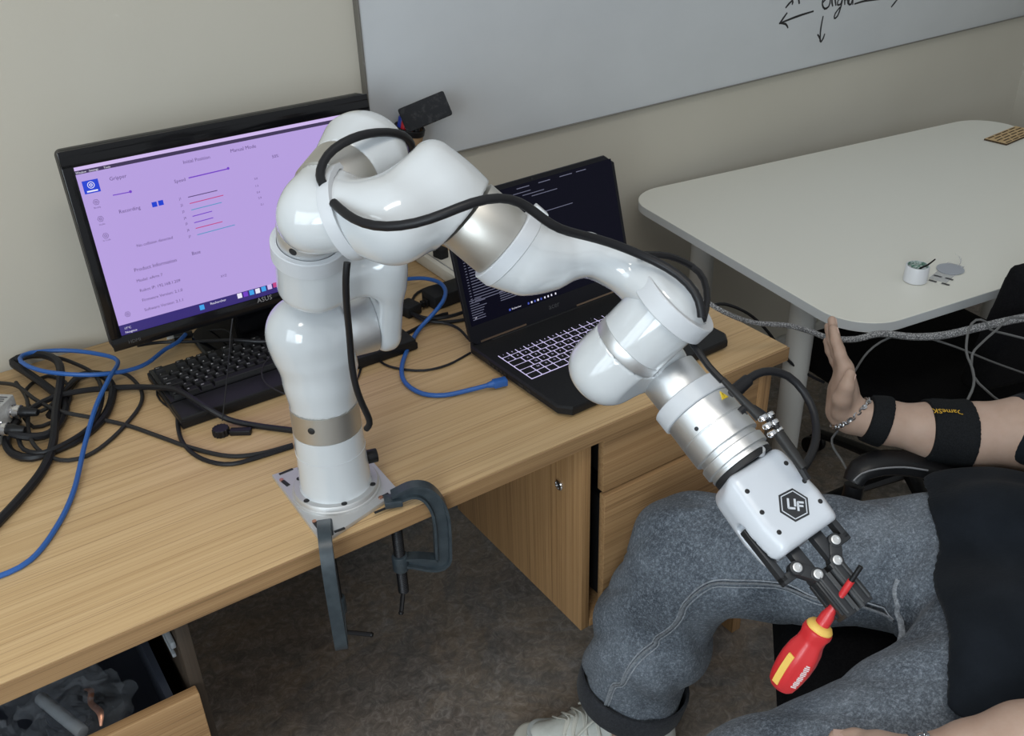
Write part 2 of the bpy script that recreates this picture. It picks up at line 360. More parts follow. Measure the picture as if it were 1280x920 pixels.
MAT['shoe'] = grainy('shoe_offwhite', (.50, .51, .47), (.57, .58, .54), 40, .6, .15); MAT['shoe_grey'] = nm('shoe_grey_panel', (.40, .42, .41), .6); MAT['shoe_sole'] = nm('shoe_sole', (.56, .55, .49), .7); MAT['sock'] = nm('sock_white', (.5, .5, .5), .9)
MAT['strap'] = grainy('elastic_strap_black', (.004, .005, .006), (.009, .010, .012), 500, .85, .3, spec=.2); MAT['strap_text'] = nm('strap_yellow_print', (.62, .36, .02), .6)
MAT['steel'] = nm('bracelet_steel', (.55, .55, .56), .25, 1.0)
m = MAT['chair_black'] = grainy('chair_black_fabric', (.003, .003, .004), (.006, .006, .007), 300, .9, .3, spec=.15); MAT['chair_plastic'] = nm('chair_black_plastic', (.007, .007, .008), .4, spec=.3)
MAT['arm_line'] = nm('armrest_pale_grey', (.20, .20, .21), .5)  # pale grey for the thin line on the armrest
MAT['jar_white'] = nm('jar_white', (.68, .69, .72), .35); MAT['jar_green'] = grainy('jar_content', (.05, .16, .11), (.45, .50, .48), 220, .5, .2)
MAT['clear'] = nm('clear_film', (.62, .63, .64), .12, alpha=.42); MAT['grey_disc'] = nm('grey_film_disc', (.36, .38, .42), .35)
MAT['ply'] = wood('plywood', 0, (.66, .48, .26), (.58, .40, .20), (.44, .28, .12), .6); MAT['ply_burnt'] = nm('laser_burnt_edge', (.06, .035, .015), .8)
m = MAT['bag'] = nm('clear_plastic_bag', (.62, .66, .72), .06, alpha=.07, spec=1.0); t = NT(m); f = t.noise(t.map((1, 1, 1)), 26, 5, .6, 1.5); t.bump(f, .9, .02)
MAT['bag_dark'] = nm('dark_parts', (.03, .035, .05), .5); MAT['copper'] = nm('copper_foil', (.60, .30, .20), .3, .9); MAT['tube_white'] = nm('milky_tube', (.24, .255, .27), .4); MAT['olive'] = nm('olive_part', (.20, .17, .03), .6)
MAT['glass'] = nm('window_glass', (.9, .95, 1), .02, trans=1.0, alpha=.25); MAT['frame_white'] = nm('window_frame_white', (.7, .7, .69), .4)

# ------------------------------------------------------------------ the room
WY = .70
struct('wall_back', M().box((.55, WY + .05, .56), (2.55, .05, 1.30)), MAT['wall'])
struct('floor', M().box((.55, -1.3, FLOOR - .05), (2.55, 2.0, .05)), MAT['floor'])
struct('wall_right', M().box((2.92, -.6, .56), (.05, 1.3, 1.30)), MAT['wall'])
wl = M()      # left wall with two window openings
for y0, y1, z0, z1 in ((-3.3, WY, FLOOR, .25), (-3.3, WY, 1.66, 1.86), (-.40, WY, .25, 1.66), (-1.60, -1.50, .25, 1.66), (-3.3, -2.70, .25, 1.66)):
    wl.box((-2.05, (y0 + y1) / 2, (z0 + z1) / 2), (.05, (y1 - y0) / 2, (z1 - z0) / 2))
struct('wall_left', wl, MAT['wall'])
for k, (y0, y1) in enumerate(((-1.50, -.40), (-2.70, -1.60))):
    w = M()
    for yy in (y0 + .025, (y0 + y1) / 2, y1 - .025): w.box((-2.05, yy, .955), (.03, .025, .705), b=.004)
    for zz in (.275, 1.635): w.box((-2.05, (y0 + y1) / 2, zz), (.03, (y1 - y0) / 2, .025), b=.004)
    wo = struct('window_%d' % (k + 1), w, MAT['frame_white']); obj('pane', M().box((-2.06, (y0 + y1) / 2, .955), (.003, (y1 - y0) / 2 - .03, .68)), MAT['glass'], wo)
bb = struct('baseboard_back', M().box((.55, WY - .008, FLOOR + .045), (2.45, .008, .045), b=.003), MAT['leg_grey'])

# whiteboard on the back wall
wb = thing('whiteboard', 'large pale whiteboard on the back wall with handwritten arrows', 'whiteboard', (1.75, WY, .212))
obj('board', M().box((1.650, WY - .0108, .78), (1.214, .009, .568), b=.002), MAT['whiteboard'], wb)
tr = M().box((1.650, WY - .0125, .2125), (1.2155, .0106, .0018), b=.001).box((.4365, WY - .0125, .78), (.0018, .0106, .57), b=.001)
obj('edge_trim', tr, MAT['board_trim'], wb)
for s in ([(1.7523,0.6798,0.3608),(1.6949,0.6798,0.3563),(1.6273,0.6798,0.3475)], [(1.6504,0.6798,0.3703),(1.6375,0.6798,0.3581),(1.6246,0.6798,0.3459)], [(1.6243,0.6798,0.3479),(1.6490,0.6798,0.3425),(1.6599,0.6798,0.3309)], [(1.7933,0.6798,0.3431),(1.7902,0.6798,0.3105),(1.7937,0.6798,0.2765)], [(1.7801,0.6798,0.2973),(1.7920,0.6798,0.2852),(1.7974,0.6798,0.2738)], [(1.8092,0.6798,0.2953),(1.8052,0.6798,0.2832),(1.7974,0.6798,0.2738)],
          [(1.9157,0.6798,0.3581),(1.9615,0.6798,0.3606),(2.0231,0.6798,0.3571)], [(2.0788,0.6798,0.3286),(2.0903,0.6798,0.3379),(2.1018,0.6798,0.3472)], [(1.6635,0.6798,0.3982),(1.6527,0.6798,0.3917),(1.6423,0.6798,0.3832)], [(1.6629,0.6798,0.4023),(1.6673,0.6798,0.3938),(1.6653,0.6798,0.3882)], [(1.6870,0.6798,0.4012),(1.6918,0.6798,0.3907),(1.6926,0.6798,0.3866)],
          [(1.7945,0.6798,0.3998),(1.7842,0.6798,0.3891),(1.7843,0.6798,0.3729),(1.7960,0.6798,0.3612),(1.8109,0.6798,0.3654),(1.8140,0.6798,0.3813),(1.8046,0.6798,0.3966)], [(1.7862,0.6798,0.3787),(1.7970,0.6798,0.3875),(1.8123,0.6798,0.3896)], [(1.8188,0.6798,0.3888),(1.8218,0.6798,0.3742),(1.8272,0.6798,0.3633)], [(1.8342,0.6798,0.3909),(1.8335,0.6798,0.3788),(1.8399,0.6798,0.3637)], [(1.8622,0.6798,0.3793),(1.8467,0.6798,0.3772),(1.8460,0.6798,0.3650),(1.8588,0.6798,0.3654),(1.8627,0.6798,0.3772),(1.8606,0.6798,0.3569),(1.8523,0.6798,0.3352),(1.8404,0.6798,0.3306),(1.8411,0.6798,0.3429),(1.8573,0.6798,0.3573)],
          [(1.8708,0.6798,0.3844),(1.8731,0.6798,0.3738),(1.8759,0.6798,0.3611)], [(1.8735,0.6798,0.3717),(1.8821,0.6798,0.3768),(1.8887,0.6798,0.3615)], [(1.9051,0.6798,0.3760),(1.8921,0.6798,0.3756),(1.8921,0.6798,0.3611),(1.9022,0.6798,0.3598),(1.9056,0.6798,0.3739),(1.9094,0.6798,0.3568)]):
    obj('ink_stroke', M().tube(s, [.0022, .003, .0022], 6, True, .01, .25, (0, 1, 0)), MAT['marker_ink'], wb)

# ------------------------------------------------------------------ desk and its two hung pedestals
DX0, DX1, DY0, DY1 = -1.02, .862, -.101, .694
dk = thing('desk', 'long oak-laminate desk against the wall, carrying the robot arm and computers', 'desk', (-.08, .3, FLOOR))
obj('desktop', M().box(((DX0 + DX1) / 2, (DY0 + DY1) / 2 + .0015, -.0145), ((DX1 - DX0) / 2, (DY1 - DY0) / 2 - .0015, .0145), b=.0015), MAT['desk_wood'], dk)
obj('edge_band', M().box(((DX0 + DX1) / 2, DY0 + .0002, -.0147), ((DX1 - DX0) / 2, .0014, .0135)), MAT['edge_wood'], dk)
obj('side_panel', M().box((.846, .30, (FLOOR - .03) / 2), (.0125, .372, (-FLOOR - .03) / 2), b=.001), MAT['panel_wood'], dk)
obj('modesty_panel', M().box((-.08, .655, -.27), (.91, .009, .235), b=.001), MAT['panel_wood'], dk)
pd = thing('drawer_pedestal', 'oak pedestal with two drawer fronts hung under the right end of the desk', 'drawer unit', (.62, .2, -.49))
obj('side_panel', M().box((.4085, .140, -.246), (.009, .222, .216), b=.001), MAT['panel_wood'], pd)
obj('side_panel', M().box((.823, .140, -.246), (.009, .222, .216), b=.001), MAT['panel_wood'], pd)
obj('bottom_panel', M().box((.617, .140, -.455), (.197, .222, .008), b=.001), MAT['panel_wood'], pd)
obj('back_panel', M().box((.617, .366, -.24), (.20, .004, .21), b=.001), MAT['panel_wood'], pd)
for zt, zb, yo in ((-.036, -.158, 0), (-.164, -.445, -.006)):
    d = obj('drawer', M().box((.632, -.073 + yo, (zt + zb) / 2), (.186, .008, (zt - zb) / 2), b=.0015), MAT['drawer_wood'], pd)
    obj('drawer_box', M().box((.625, .12, (zt + zb) / 2 - .01), (.16, .18, (zt - zb) / 2 - .025)), MAT['dark_hole'], d)
lk = obj('lock', M().lathe((.3995, -.018, -.158), (-1, 0, 0), [(0, .0105), (.003, .0105), (.0045, .009), (.0045, .0075), (.003, .007), (.003, 0)], 24), MAT['chrome'], pd)
obj('keyhole', M().box((.3962, -.018, -.158), (.0009, .0012, .0042)), MAT['dark_hole'], lk)

pl = thing('open_drawer_pedestal', 'oak pedestal under the left end of the desk, its top drawer pulled open', 'drawer unit', (-.55, .2, -.49))
obj('side_panel', M().box((-.2735, .142, -.246), (.009, .225, .216), b=.001), MAT['shaded_wood'], pl)  # oak like the other side, its shading painted in
obj('side_panel', M().box((-.86, .145, -.246), (.009, .228, .216), b=.001), MAT['panel_wood'], pl)
obj('bottom_panel', M().box((-.567, .145, -.455), (.284, .228, .008), b=.001), MAT['panel_wood'], pl)
obj('back_panel', M().box((-.567, .372, -.24), (.285, .004, .21), b=.001), MAT['panel_wood'], pl)
rl = obj('drawer_runner', M().box((-.2875, .12, -.085), (.0035, .19, .006), b=.002).box((-.2885, .13, -.112), (.0025, .19, .003), b=.001), MAT['tube_white'], pl)
dr = obj('drawer', M().box((-.572, -.098, -.222), (.295, .009, .072), b=.002), MAT['drawer_wood'], pl)
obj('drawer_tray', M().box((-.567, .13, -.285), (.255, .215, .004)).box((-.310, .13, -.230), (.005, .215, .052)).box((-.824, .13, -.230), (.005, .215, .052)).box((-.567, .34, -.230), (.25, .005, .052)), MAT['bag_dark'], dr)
obj('drawer', M().box((-.572, -.098, -.380), (.295, .009, .078), b=.002), MAT['drawer_wood'], pl)
# ------------------------------------------------------------------ robot arm: joint frames (seven-axis arm)
o1 = V3(0, 0, .267)
a1 = nrm((.991, -.132, 0)); z2 = nrm((-.045, -.334, .941)); y2 = np.cross(z2, a1)
o3 = V3(.0099, -.1338, .5252); z3 = nrm((-.782, -.575, -.241))
z4 = nrm((.560, -.478, -.676)); x4 = nrm((.273, -.664, .696)); o4 = V3(.0387, -.1825, .5777)
o5 = V3(0.2616, -0.3628, 0.3382); z5 = nrm((-.529, .391, -.753)); x5 = nrm((.597, .799, -.071))
o6 = V3(.304, -.344, .290); z6 = nrm((.068, -.871, -.486))
rb = thing('robot_arm', 'white seven-axis robot arm with silver joint rings bolted to the desk edge', 'robot arm', (0, 0, 0))
# base plate with slots, flange and bolts
PR = np.stack([nrm((.985, .17, 0)), nrm((-.17, .985, 0)), V3(0, 0, 1)])
PR = I3
pc = [tuple(q[:2]) for q in ([(-0.0664,0.0897,0.0060),(-0.0694,-0.1003,0.0060),(0.0726,-0.0607,0.0060),(0.0759,0.0730,0.0060)])]
pc = pc[::-1] if (pc[1][0] - pc[0][0]) * (pc[2][1] - pc[0][1]) - (pc[1][1] - pc[0][1]) * (pc[2][0] - pc[0][0]) < 0 else pc
bp = obj('base_plate', M().prism(pc, .0004, .0070, inset=.0008), MAT['plate_metal'], rb)
for q in ([(-0.0571,0.0834,0.0072),(-0.0345,0.0843,0.0072)], [(-0.0461,-0.0898,0.0072),(-0.0304,-0.0906,0.0072)], [(0.0190,-0.0853,0.0072),(0.0382,-0.0858,0.0072)], [(0.0547,0.0522,0.0072),(0.0666,0.0512,0.0072)]):
    d = np.array(q[1]) - np.array(q[0]); obj('slot', M().box((np.array(q[0]) + q[1]) / 2, (np.linalg.norm(d) / 2, .0022, .0005), np.stack([nrm(d), np.cross((0, 0, 1), nrm(d)), V3(0, 0, 1)])), MAT['dark_hole'], bp)
for q in ([(-0.0597,0.0679,0.0072),(-0.0560,0.0459,0.0072)], [(-0.0597,-0.0521,0.0072),(-0.0600,-0.0691,0.0072)], [(0.0428,-0.0595,0.0072),(0.0540,-0.0584,0.0072)]):
    d = nrm(np.array(q[1]) - np.array(q[0])); Rr = np.stack([d, np.cross((0, 0, 1), d), V3(0, 0, 1)])
    b = obj('mounting_slot', M().box((np.array(q[0]) + q[1]) / 2, (.0085, .0032, .0005), Rr, b=.0004), MAT['dark_hole'], bp)
    obj('bolt', M().cyl(np.array(q[0]) - (0, 0, .001), np.array(q[0]) + (0, 0, .0016), .0032, 12), MAT['copper'], b)
obj('base_flange', M().lathe((0, 0, 0), (0, 0, 1), [(.0068, .0655), (.0115, .0655), (.0125, .0645), (.0125, .0635), (.0185, .0625), (.0195, .0615), (.0195, .047)], 64), MAT['plate_metal'], rb)
for k in range(6):
    t = math.radians(17 + 60 * k); c = V3(.0568 * math.cos(t), .0568 * math.sin(t), .0194)
    obj('flange_bolt', M().lathe(c, (0, 0, 1), [(-.002, .0044), (.0005, .0044), (.0008, .0036), (.0008, 0)], 16), MAT['dark_hole'], rb)
obj('base_column', M().lathe((0, 0, 0), (0, 0, 1), [(.0192, .0535), (.024, .0525), (.060, .0508), (.1185, .0494)], 64), MAT['gloss_white'], rb)
obj('column_seam', M().ring((0, 0, 0), (0, 0, 1), .0835, .0841, .050, .0508, 64, .0002), MAT['matt_white'], rb)
rj = obj('joint_ring', M().lathe((0, 0, 0), (0, 0, 1), [(.1185, .0480), (.1190, .0492), (.1605, .0485), (.161, .0470)], 64), MAT['silver_warm'], rb)
def plug(parent, o, ax, r, hint, h, name='cover_screw'):
    """small dark oval set into a joint ring; hint: direction it faces"""
    ax = nrm(ax); d = nrm(np.asarray(hint, float) - ax * (np.asarray(hint, float) @ ax)); p = np.asarray(o, float) + ax * h + d * (r - .0006)
    x = obj(name, M().lathe(p, d, [(-.001, .0052), (.0008, .0052), (.0013, .0044), (.0013, 0)], 16), MAT['dark_hole'], parent); return x
plug(rj, (0, 0, 0), (0, 0, 1), .0490, (-.66, -.60, 0), .143)
obj('power_socket', M().cyl((.050, -.008, .047), (.066, -.012, .047), .0105, 20, bev=.0015), MAT['black'], rb)

# link 1: elbow from the vertical base axis to the horizontal shoulder axis
def f1(P):
    d = cy(P, (0, 0, .1605), (0, 0, .24), .0478, .002)
    d = sm(d, rc(P, (0, 0, .205), (0, 0, .262), .046, .046), .02)
    h = rc(P, o1 - .013 * a1 + (0, 0, .010), o1 + .09 * a1, .0490, .0400); h = np.maximum(h, (P - o1.astype(np.float32)) @ a1.astype(np.float32) - .036)
    return np.maximum(sm(d, h, .032), .1606 - P[:, 2])
obj('link_shell', solid(f1, (-.09, -.09, .14), (.09, .09, .34), .0035), MAT['gloss_white'], rb, 60)
obj('joint_ring', M().cyl(o1 + .0365 * a1, o1 + .0815 * a1, .0412, 48, bev=.0006), MAT['silver'], rb)
# link 2: cheek plate rising beside the shoulder and a cup that carries joint 3
def uvw(P, o, u, v, w):
    q = P - np.asarray(o, np.float32); return q @ u.astype(np.float32), q @ v.astype(np.float32), q @ w.astype(np.float32)
def f2(P):
    u, v, w = uvw(P, o1, a1, y2, z2)
    d2 = np.hypot(v, w - np.clip(w, 0, .11)) - .0455
    x = d2 + .014; y = np.abs(u - .0980) - .0160 + .014
    ch = np.minimum(np.maximum(x, y), 0) + np.hypot(np.maximum(x, 0), np.maximum(y, 0)) - .014
    cup = cy(P, o1 + .078 * z2, o1 + .22 * z2, .0435, .022)
    br = bx(P, o1 + .050 * a1 + .110 * z2, np.stack([a1, y2, z2]), (.060, .036, .028), .015)
    return np.maximum(sm(sm(ch, br, .03), cup, .022), w - .161)
obj('link_shell', solid(f2, (-.07, -.13, .20), (.16, .09, .43), .0035), MAT['gloss_white'], rb, 60)
rA = obj('joint_ring', M().cyl(o1 + .1615 * z2, o1 + .1970 * z2, .0392, 48, bev=.0006), MAT['silver'], rb); plug(rA, o1, z2, .0390, (-.80, -.60, 0), .184)
# link 3: elbow behind, up to the horizontal axis of joint 4
def f3(P):
    s = (P - o3.astype(np.float32)) @ z3.astype(np.float32)
    st = rc(P, o1 + .20 * z2, o1 + .228 * z2 - .034 * z3, .0385, .032)
    st = np.maximum(st, -((P - o1.astype(np.float32)) @ z2.astype(np.float32) - .1975))
    h = rc(P, o3 - .058 * z3 + V3(-.0015, -.003, -.007), o3 - .010 * z3, .0540, .0415); h = np.maximum(h, s + .0125)
    return np.maximum(sm(st, h, .035), -((P - o1.astype(np.float32)) @ z2.astype(np.float32) - .1973))
obj('link_shell', solid(f3, (-.10, -.22, .40), (.16, .06, .62), .0035), MAT['gloss_white'], rb, 60)
rB = obj('joint_ring', M().cyl(o3 - .0122 * z3, o3 + .0310 * z3, .0418, 48, bev=.0006), MAT['silver_warm'], rb); plug(rB, o3, z3, .0403, x4 + .4 * z4, .015)
# link 4: cap of joint 4 sweeping round to the forearm axis
MD = V3(-.004, -.0053, -.0111)
def f4(P):
    s, m, t = uvw(P, o3, z3, x4, z4)
    cap = rc(P, o3 + .020 * z3, o3 + .072 * z3 + V3(-.001, -.002, -.0045), .0405, .0335); cap = np.maximum(cap, .0315 - s)
    arm = rc(P, o3 + .066 * z3 + .006 * x4, o4 + .056 * z3 - .012 * x4 + .056 * z4 + MD, .0355, .043)
    ar2 = rc(P, o4 + .056 * z3 - .012 * x4 + .056 * z4 + MD, o4 + .020 * z3 + .090 * z4, .043, .043)
    cyl = cy(P, o4 + .036 * z4, o4 + .20 * z4, .0432, .024)
    d = sm(sm(sm(cap, arm, .025), ar2, .02), cyl, .03)
    return np.maximum(d, t - .124)
obj('link_shell', solid(f4, (-.12, -.32, .38), (.20, -.10, .68), .0035), MAT['gloss_white'], rb, 60)
rC = obj('joint_ring', M().cyl(o4 + .1245 * z4, o4 + .1765 * z4, .0425, 56, bev=.0006), MAT['silver_warm'], rb)
# link 5: swan neck from the forearm to the wrist clamp
E5 = o5 - .061 * z5
npts = [(0.1620,-0.2746,0.4369),(0.1927,-0.2866,0.4286),(0.2312,-0.2969,0.4297),(0.2604,-0.3204,0.4137),(0.2783,-0.3519,0.3957)]
npts = [np.array(q) for q in npts] + [E5 + .008 * z5]
nv = nrm(np.cross(npts[3] - npts[1], (-.31, -.41, -.86))); 
def f5(P):
    cup = rc(P, o4 + .186 * z4, o4 + .212 * z4 + .006 * x4, .0445, .030); cup = np.maximum(cup, -((P - o4.astype(np.float32)) @ z4.astype(np.float32) - .1945))
    a = chain(P, [o4 + .205 * z4 + .004 * x4] + [q + .013 * nv for q in npts[1:5]] + [E5 - .004 * z5 + .012 * nv], [.034, .026, .0195, .0180, .021, .022], .02)
    b = chain(P, [o4 + .205 * z4 + .004 * x4] + [q - .013 * nv for q in npts[1:5]] + [E5 - .004 * z5 - .012 * nv], [.034, .026, .0195, .0175, .020, .022], .02)
    cap = cy(P, E5 - .010 * z5, E5 + .010 * z5, .0450, .008)
    return sm(sm(sm(a, b, .016), cup, .03), cap, .03)
obj('link_shell', solid(f5, (.08, -.46, .28), (.42, -.18, .56), .0035), MAT['gloss_white'], rb, 60)
# wrist housing, strip, dome and the bridge to the last joint
obj('wrist_housing', M().lathe(o5, z5, [(-.052, .0445), (-.048, .0455), (.0065, .0447), (.0072, .0440)], 56), MAT['gloss_white'], rb)
obj('joint_ring', M().cyl(o5 + .0072 * z5, o5 + .0215 * z5, .0447, 56, bev=.0004), MAT['silver'], rb)
def f6(P):
    q = (P - o5.astype(np.float32)) @ z5.astype(np.float32)
    dm = cy(P, o5 - .02 * z5, o5 + .094 * z5, .0445, .034); dm = np.maximum(dm, .0218 - q)
    br = rc(P, o5 + .050 * z5, o6 + .016 * z6, .035, .0335)
    return np.maximum(sm(dm, br, .02), np.maximum((P - o6.astype(np.float32)) @ z6.astype(np.float32) - .0325, (.0218 - q) * 0 - 1))
def f6b(P):
    q = (P - o5.astype(np.float32)) @ z5.astype(np.float32); d = f6(P)
    rad = np.linalg.norm((P - o5.astype(np.float32)) - q[:, None] * z5.astype(np.float32), axis=1)
    return np.maximum(d, -np.maximum(rad - .0465, q - .0220))
obj('wrist_shell', solid(f6b, (.13, -.44, .20), (.38, -.26, .36), .0035), MAT['gloss_white'], rb, 60)
rE = obj('joint_ring', M().cyl(o6 + .032 * z6, o6 + .068 * z6, .0365, 48, bev=.0006), MAT['silver'], rb)

# printed cable clamps (bands with a lug)
def band(o, ax, t0, t1, ri, ro, lug):
    ax = nrm(ax); d = nrm(np.asarray(lug) - ax * (np.asarray(lug) @ ax)); w = np.cross(ax, d); m = M().ring(o, ax, t0, t1, ri, ro, 56, .0012)
    m.box(np.asarray(o) + ax * (t0 + t1) / 2 + d * (ro + .005), ((t1 - t0) / 2, .0065, .009), np.stack([ax, d, w]), b=.0015); return obj('cable_clamp', m, MAT['matt_white'], rb)
band(o1, z2, .150, .174, .040, .0478, (.8, .5, 0))
cb = M()        # band over the cap of link 4, lying across it
cbc = o3 + .056 * z3 + .012 * x4 + .026 * z4; cba = nrm((.686, -.666, .376)); cbc = cbc + .013 * V3(.828, -.56, -.029)
bx1, bx2 = basis(cba)[:2]; A = np.linspace(0, 2 * np.pi, 49)
lp = [cbc + .075 * (math.cos(t) * bx1 + math.sin(t) * bx2) for t in A[:-1]]
def onto(P, fn, c, r0=.16, n=40):
    """slide points along the ray from c until they meet the skin of fn"""
    out = []
    for p in P:
        d = nrm(np.asarray(p) - c); t = np.linspace(.01, r0, 160); q = (c + t[:, None] * d).astype(np.float32); v = fn(q); k = np.argmax(v > 0); out.append(c + t[k] * d)
    return np.array(out)
lp = onto(lp, f4, cbc); BW = .0075; V = []; F = []; n = len(lp)
for i, p in enumerate(lp):
    r = nrm(p - cbc)
    V += [p - r * .003 - cba * BW, p + r * .0035 - cba * BW, p + r * .0042, p + r * .0035 + cba * BW, p - r * .003 + cba * BW]
for i in range(n):
    for j in range(5):
        k = (j + 1) % 5; i2 = (i + 1) % n; F.append([i * 5 + j, i * 5 + k, i2 * 5 + k, i2 * 5 + j])
obj('cable_clamp', cb.add(V, F), MAT['matt_white'], rb, 50)
band(o4, z4, .1768, .1945, .036, .0475, x4 - .7 * z3)
band(E5, z5, -.010, .014, .040, .0530, (.9, .45, .1))
band(o6, z6, .066, .0885, .033, .0460, (.6, .7, .3))

# force sensor and coupling rings
fs = obj('force_sensor', M().lathe(o6, z6, [(.0885, .036), (.0885, .0420), (.0895, .0430), (.1185, .0437), (.119, .0428), (.1196, .0428), (.1203, .0437), (.1440, .0437), (.1450, .0427), (.1450, .0390)], 64), MAT['silver'], rb)
obj('coupling', M().lathe(o6, z6, [(.1450, .0390), (.1515, .0390), (.1520, .0415), (.1530, .0425), (.1640, .0425), (.1650, .0415), (.1650, .0385), (.1680, .0385), (.1685, .0400), (.1715, .0400), (.1720, .036)], 64), MAT['silver'], rb)
ga = obj('gasket', M().ring(o6, z6, .1720, .1790, .030, .0392, 56, .0006), MAT['dark_hole'], rb)
ph = math.radians(192); e1 = nrm(np.cross(z6, (0, 0, 1))); e2 = np.cross(z6, e1)
gc = math.cos(ph) * e1 + math.sin(ph) * e2; gn = -np.cross(gc, z6)       # across, and the normal of the lid
GR = np.stack([gc, z6, gn]); G0 = o6 + .1765 * z6
def gp(c, l, n): return G0 + c * gc + l * z6 + n * gn
wl_ = M().prism([(0, .0062), (-.0056, -.0036), (.0056, -.0036)], 0, .0004, np.stack([-gc, -z6, gn]), o6 + .1015 * z6 + .0411 * nrm(gn + .52 * gc))
wt = nrm(gn + .42 * gc); wr = np.cross(z6, wt)
sg = obj('warning_sign', M().prism([(0, .0062), (-.0060, -.0042), (.0060, -.0042)], -.0006, .0006, np.stack([wr * 1., -z6, wt]), o6 + .0985 * z6 + .0434 * wt), MAT['yellow_flat'], fs)
tx = M(); add_text(tx, '!', .0075, o6 + .1005 * z6 + .0443 * wt - .0012 * wr, wr, -z6); obj('warning_mark', tx, MAT['dark_hole'], fs)
for dth, l in ((-.70, .113), (.55, .1265), (.62, .1285)):
    d = nrm(gn + dth * gc * 1.6); obj('cover_screw', M().lathe(o6 + l * z6 + .0434 * d, d, [(-.001, .0026), (.0008, .0026), (.0008, .0018), (.0002, .0015), (.0002, 0)], 14), MAT['gun'], fs)

# gripper shell
gs = [-.0]
def fg(P):
    c, l, n = uvw(P, G0 - .003 * gc, gc, z6, gn)
    w = .0490 + .0040 * np.clip((l - .01) / .06, 0, 1) - .0035 * np.clip((l - .07) / .04, 0, 1)
    q0 = np.abs(c) - w + .012; q1 = np.abs(l - .0545) - .0525 + .012; q2 = np.abs(n) - .033 + .012
    d = np.minimum(np.maximum(np.maximum(q0, q1), q2), 0) + np.sqrt(np.maximum(q0, 0) ** 2 + np.maximum(q1, 0) ** 2 + np.maximum(q2, 0) ** 2) - .012
    # chamfers along the lid edges
    ch = (np.abs(c) - w) * .80 + (np.abs(n) - .033) * .60 + .0105; d = smx(d, ch, .006)
    bk = (np.abs(c) - w) * .70 + (.002 - l) * .70 + .010; d = smx(d, bk, .005)
    slot = bx(P, gp(.052, .084, .002), GR, (.014, .034, .0085), .006); slot = np.minimum(slot, bx(P, gp(-.058, .084, .002), GR, (.014, .034, .0085), .006))
    slot = np.minimum(slot, bx(P, gp(0, .108, -.002), GR, (.0405, .022, .0215), .004))
    return smx(d, -slot, .002)
v_, f_ = solid(fg, G0 + .055 * z6 - .095, G0 + .055 * z6 + .095, .0026)
gr = obj('gripper_shell', (v_, f_), MAT['gripper_white'], rb, 55)
obj('inner_body', M().box(gp(0, .062, -.002), (.0385, .026, .0195), GR, b=.003), MAT['dark_hole'], rb)
for c, l in ((-.034, .028), (-.036, .056), (-.035, .084), (.028, .026), (.0315, .054), (.0305, .082)):
    obj('shell_screw', M().lathe(gp(c, l, .0325), gn, [(-.002, .0029), (.0005, .0029), (.0008, .0023), (.0008, 0)], 16), MAT['dark_hole'], gr)
# hexagonal emblem with letters
ec = (.001, .069); hx = [(.0195 * math.cos(math.radians(a)), .0200 * math.sin(math.radians(a))) for a in range(30, 390, 60)]
ER = np.stack([-z6 * -1., -gc * -1., gn]); ER = np.stack([nrm(gc * .80 + z6 * .60), nrm(-gc * .60 + z6 * .80) * 1., gn]); ER[1] = np.cross(gn, ER[0])
em = obj('emblem', M().prism(hx, .0, .0008, ER, gp(*ec, .0327)), MAT['gun'], gr)
hr = M()
for i in range(6):
    a, b = V3(*hx[i], 0) * .84, V3(*hx[(i + 1) % 6], 0) * .84; mid = (a + b) / 2; d = nrm(b - a)
    hr.box(gp(*ec, .0327) + mid @ ER + .0009 * gn, (np.linalg.norm(b - a) / 2 + .0004, .00055, .0003), np.stack([d @ ER, np.cross(gn, d @ ER), gn]))
obj('emblem_border', hr, MAT['gripper_white'], gr)
et = M(); eo = gp(*ec, .0327) + .0010 * gn
for x, y, w, h in ((-.0035, .0010, .0010, .0050), (.0030, .0022, .0010, .0038), (-.0004, -.0036, .0034, .0010), (.0058, -.0012, .0010, .0046), (.0085, .0030, .0030, .0010), (.0085, -.0006, .0024, .0009)):
    et.box(eo + (V3(x - .002, y, 0) * 1.2 @ ER), (w * 1.2, h * 1.2, .0003), ER)
obj('emblem_letters', et, MAT['gripper_white'], gr)
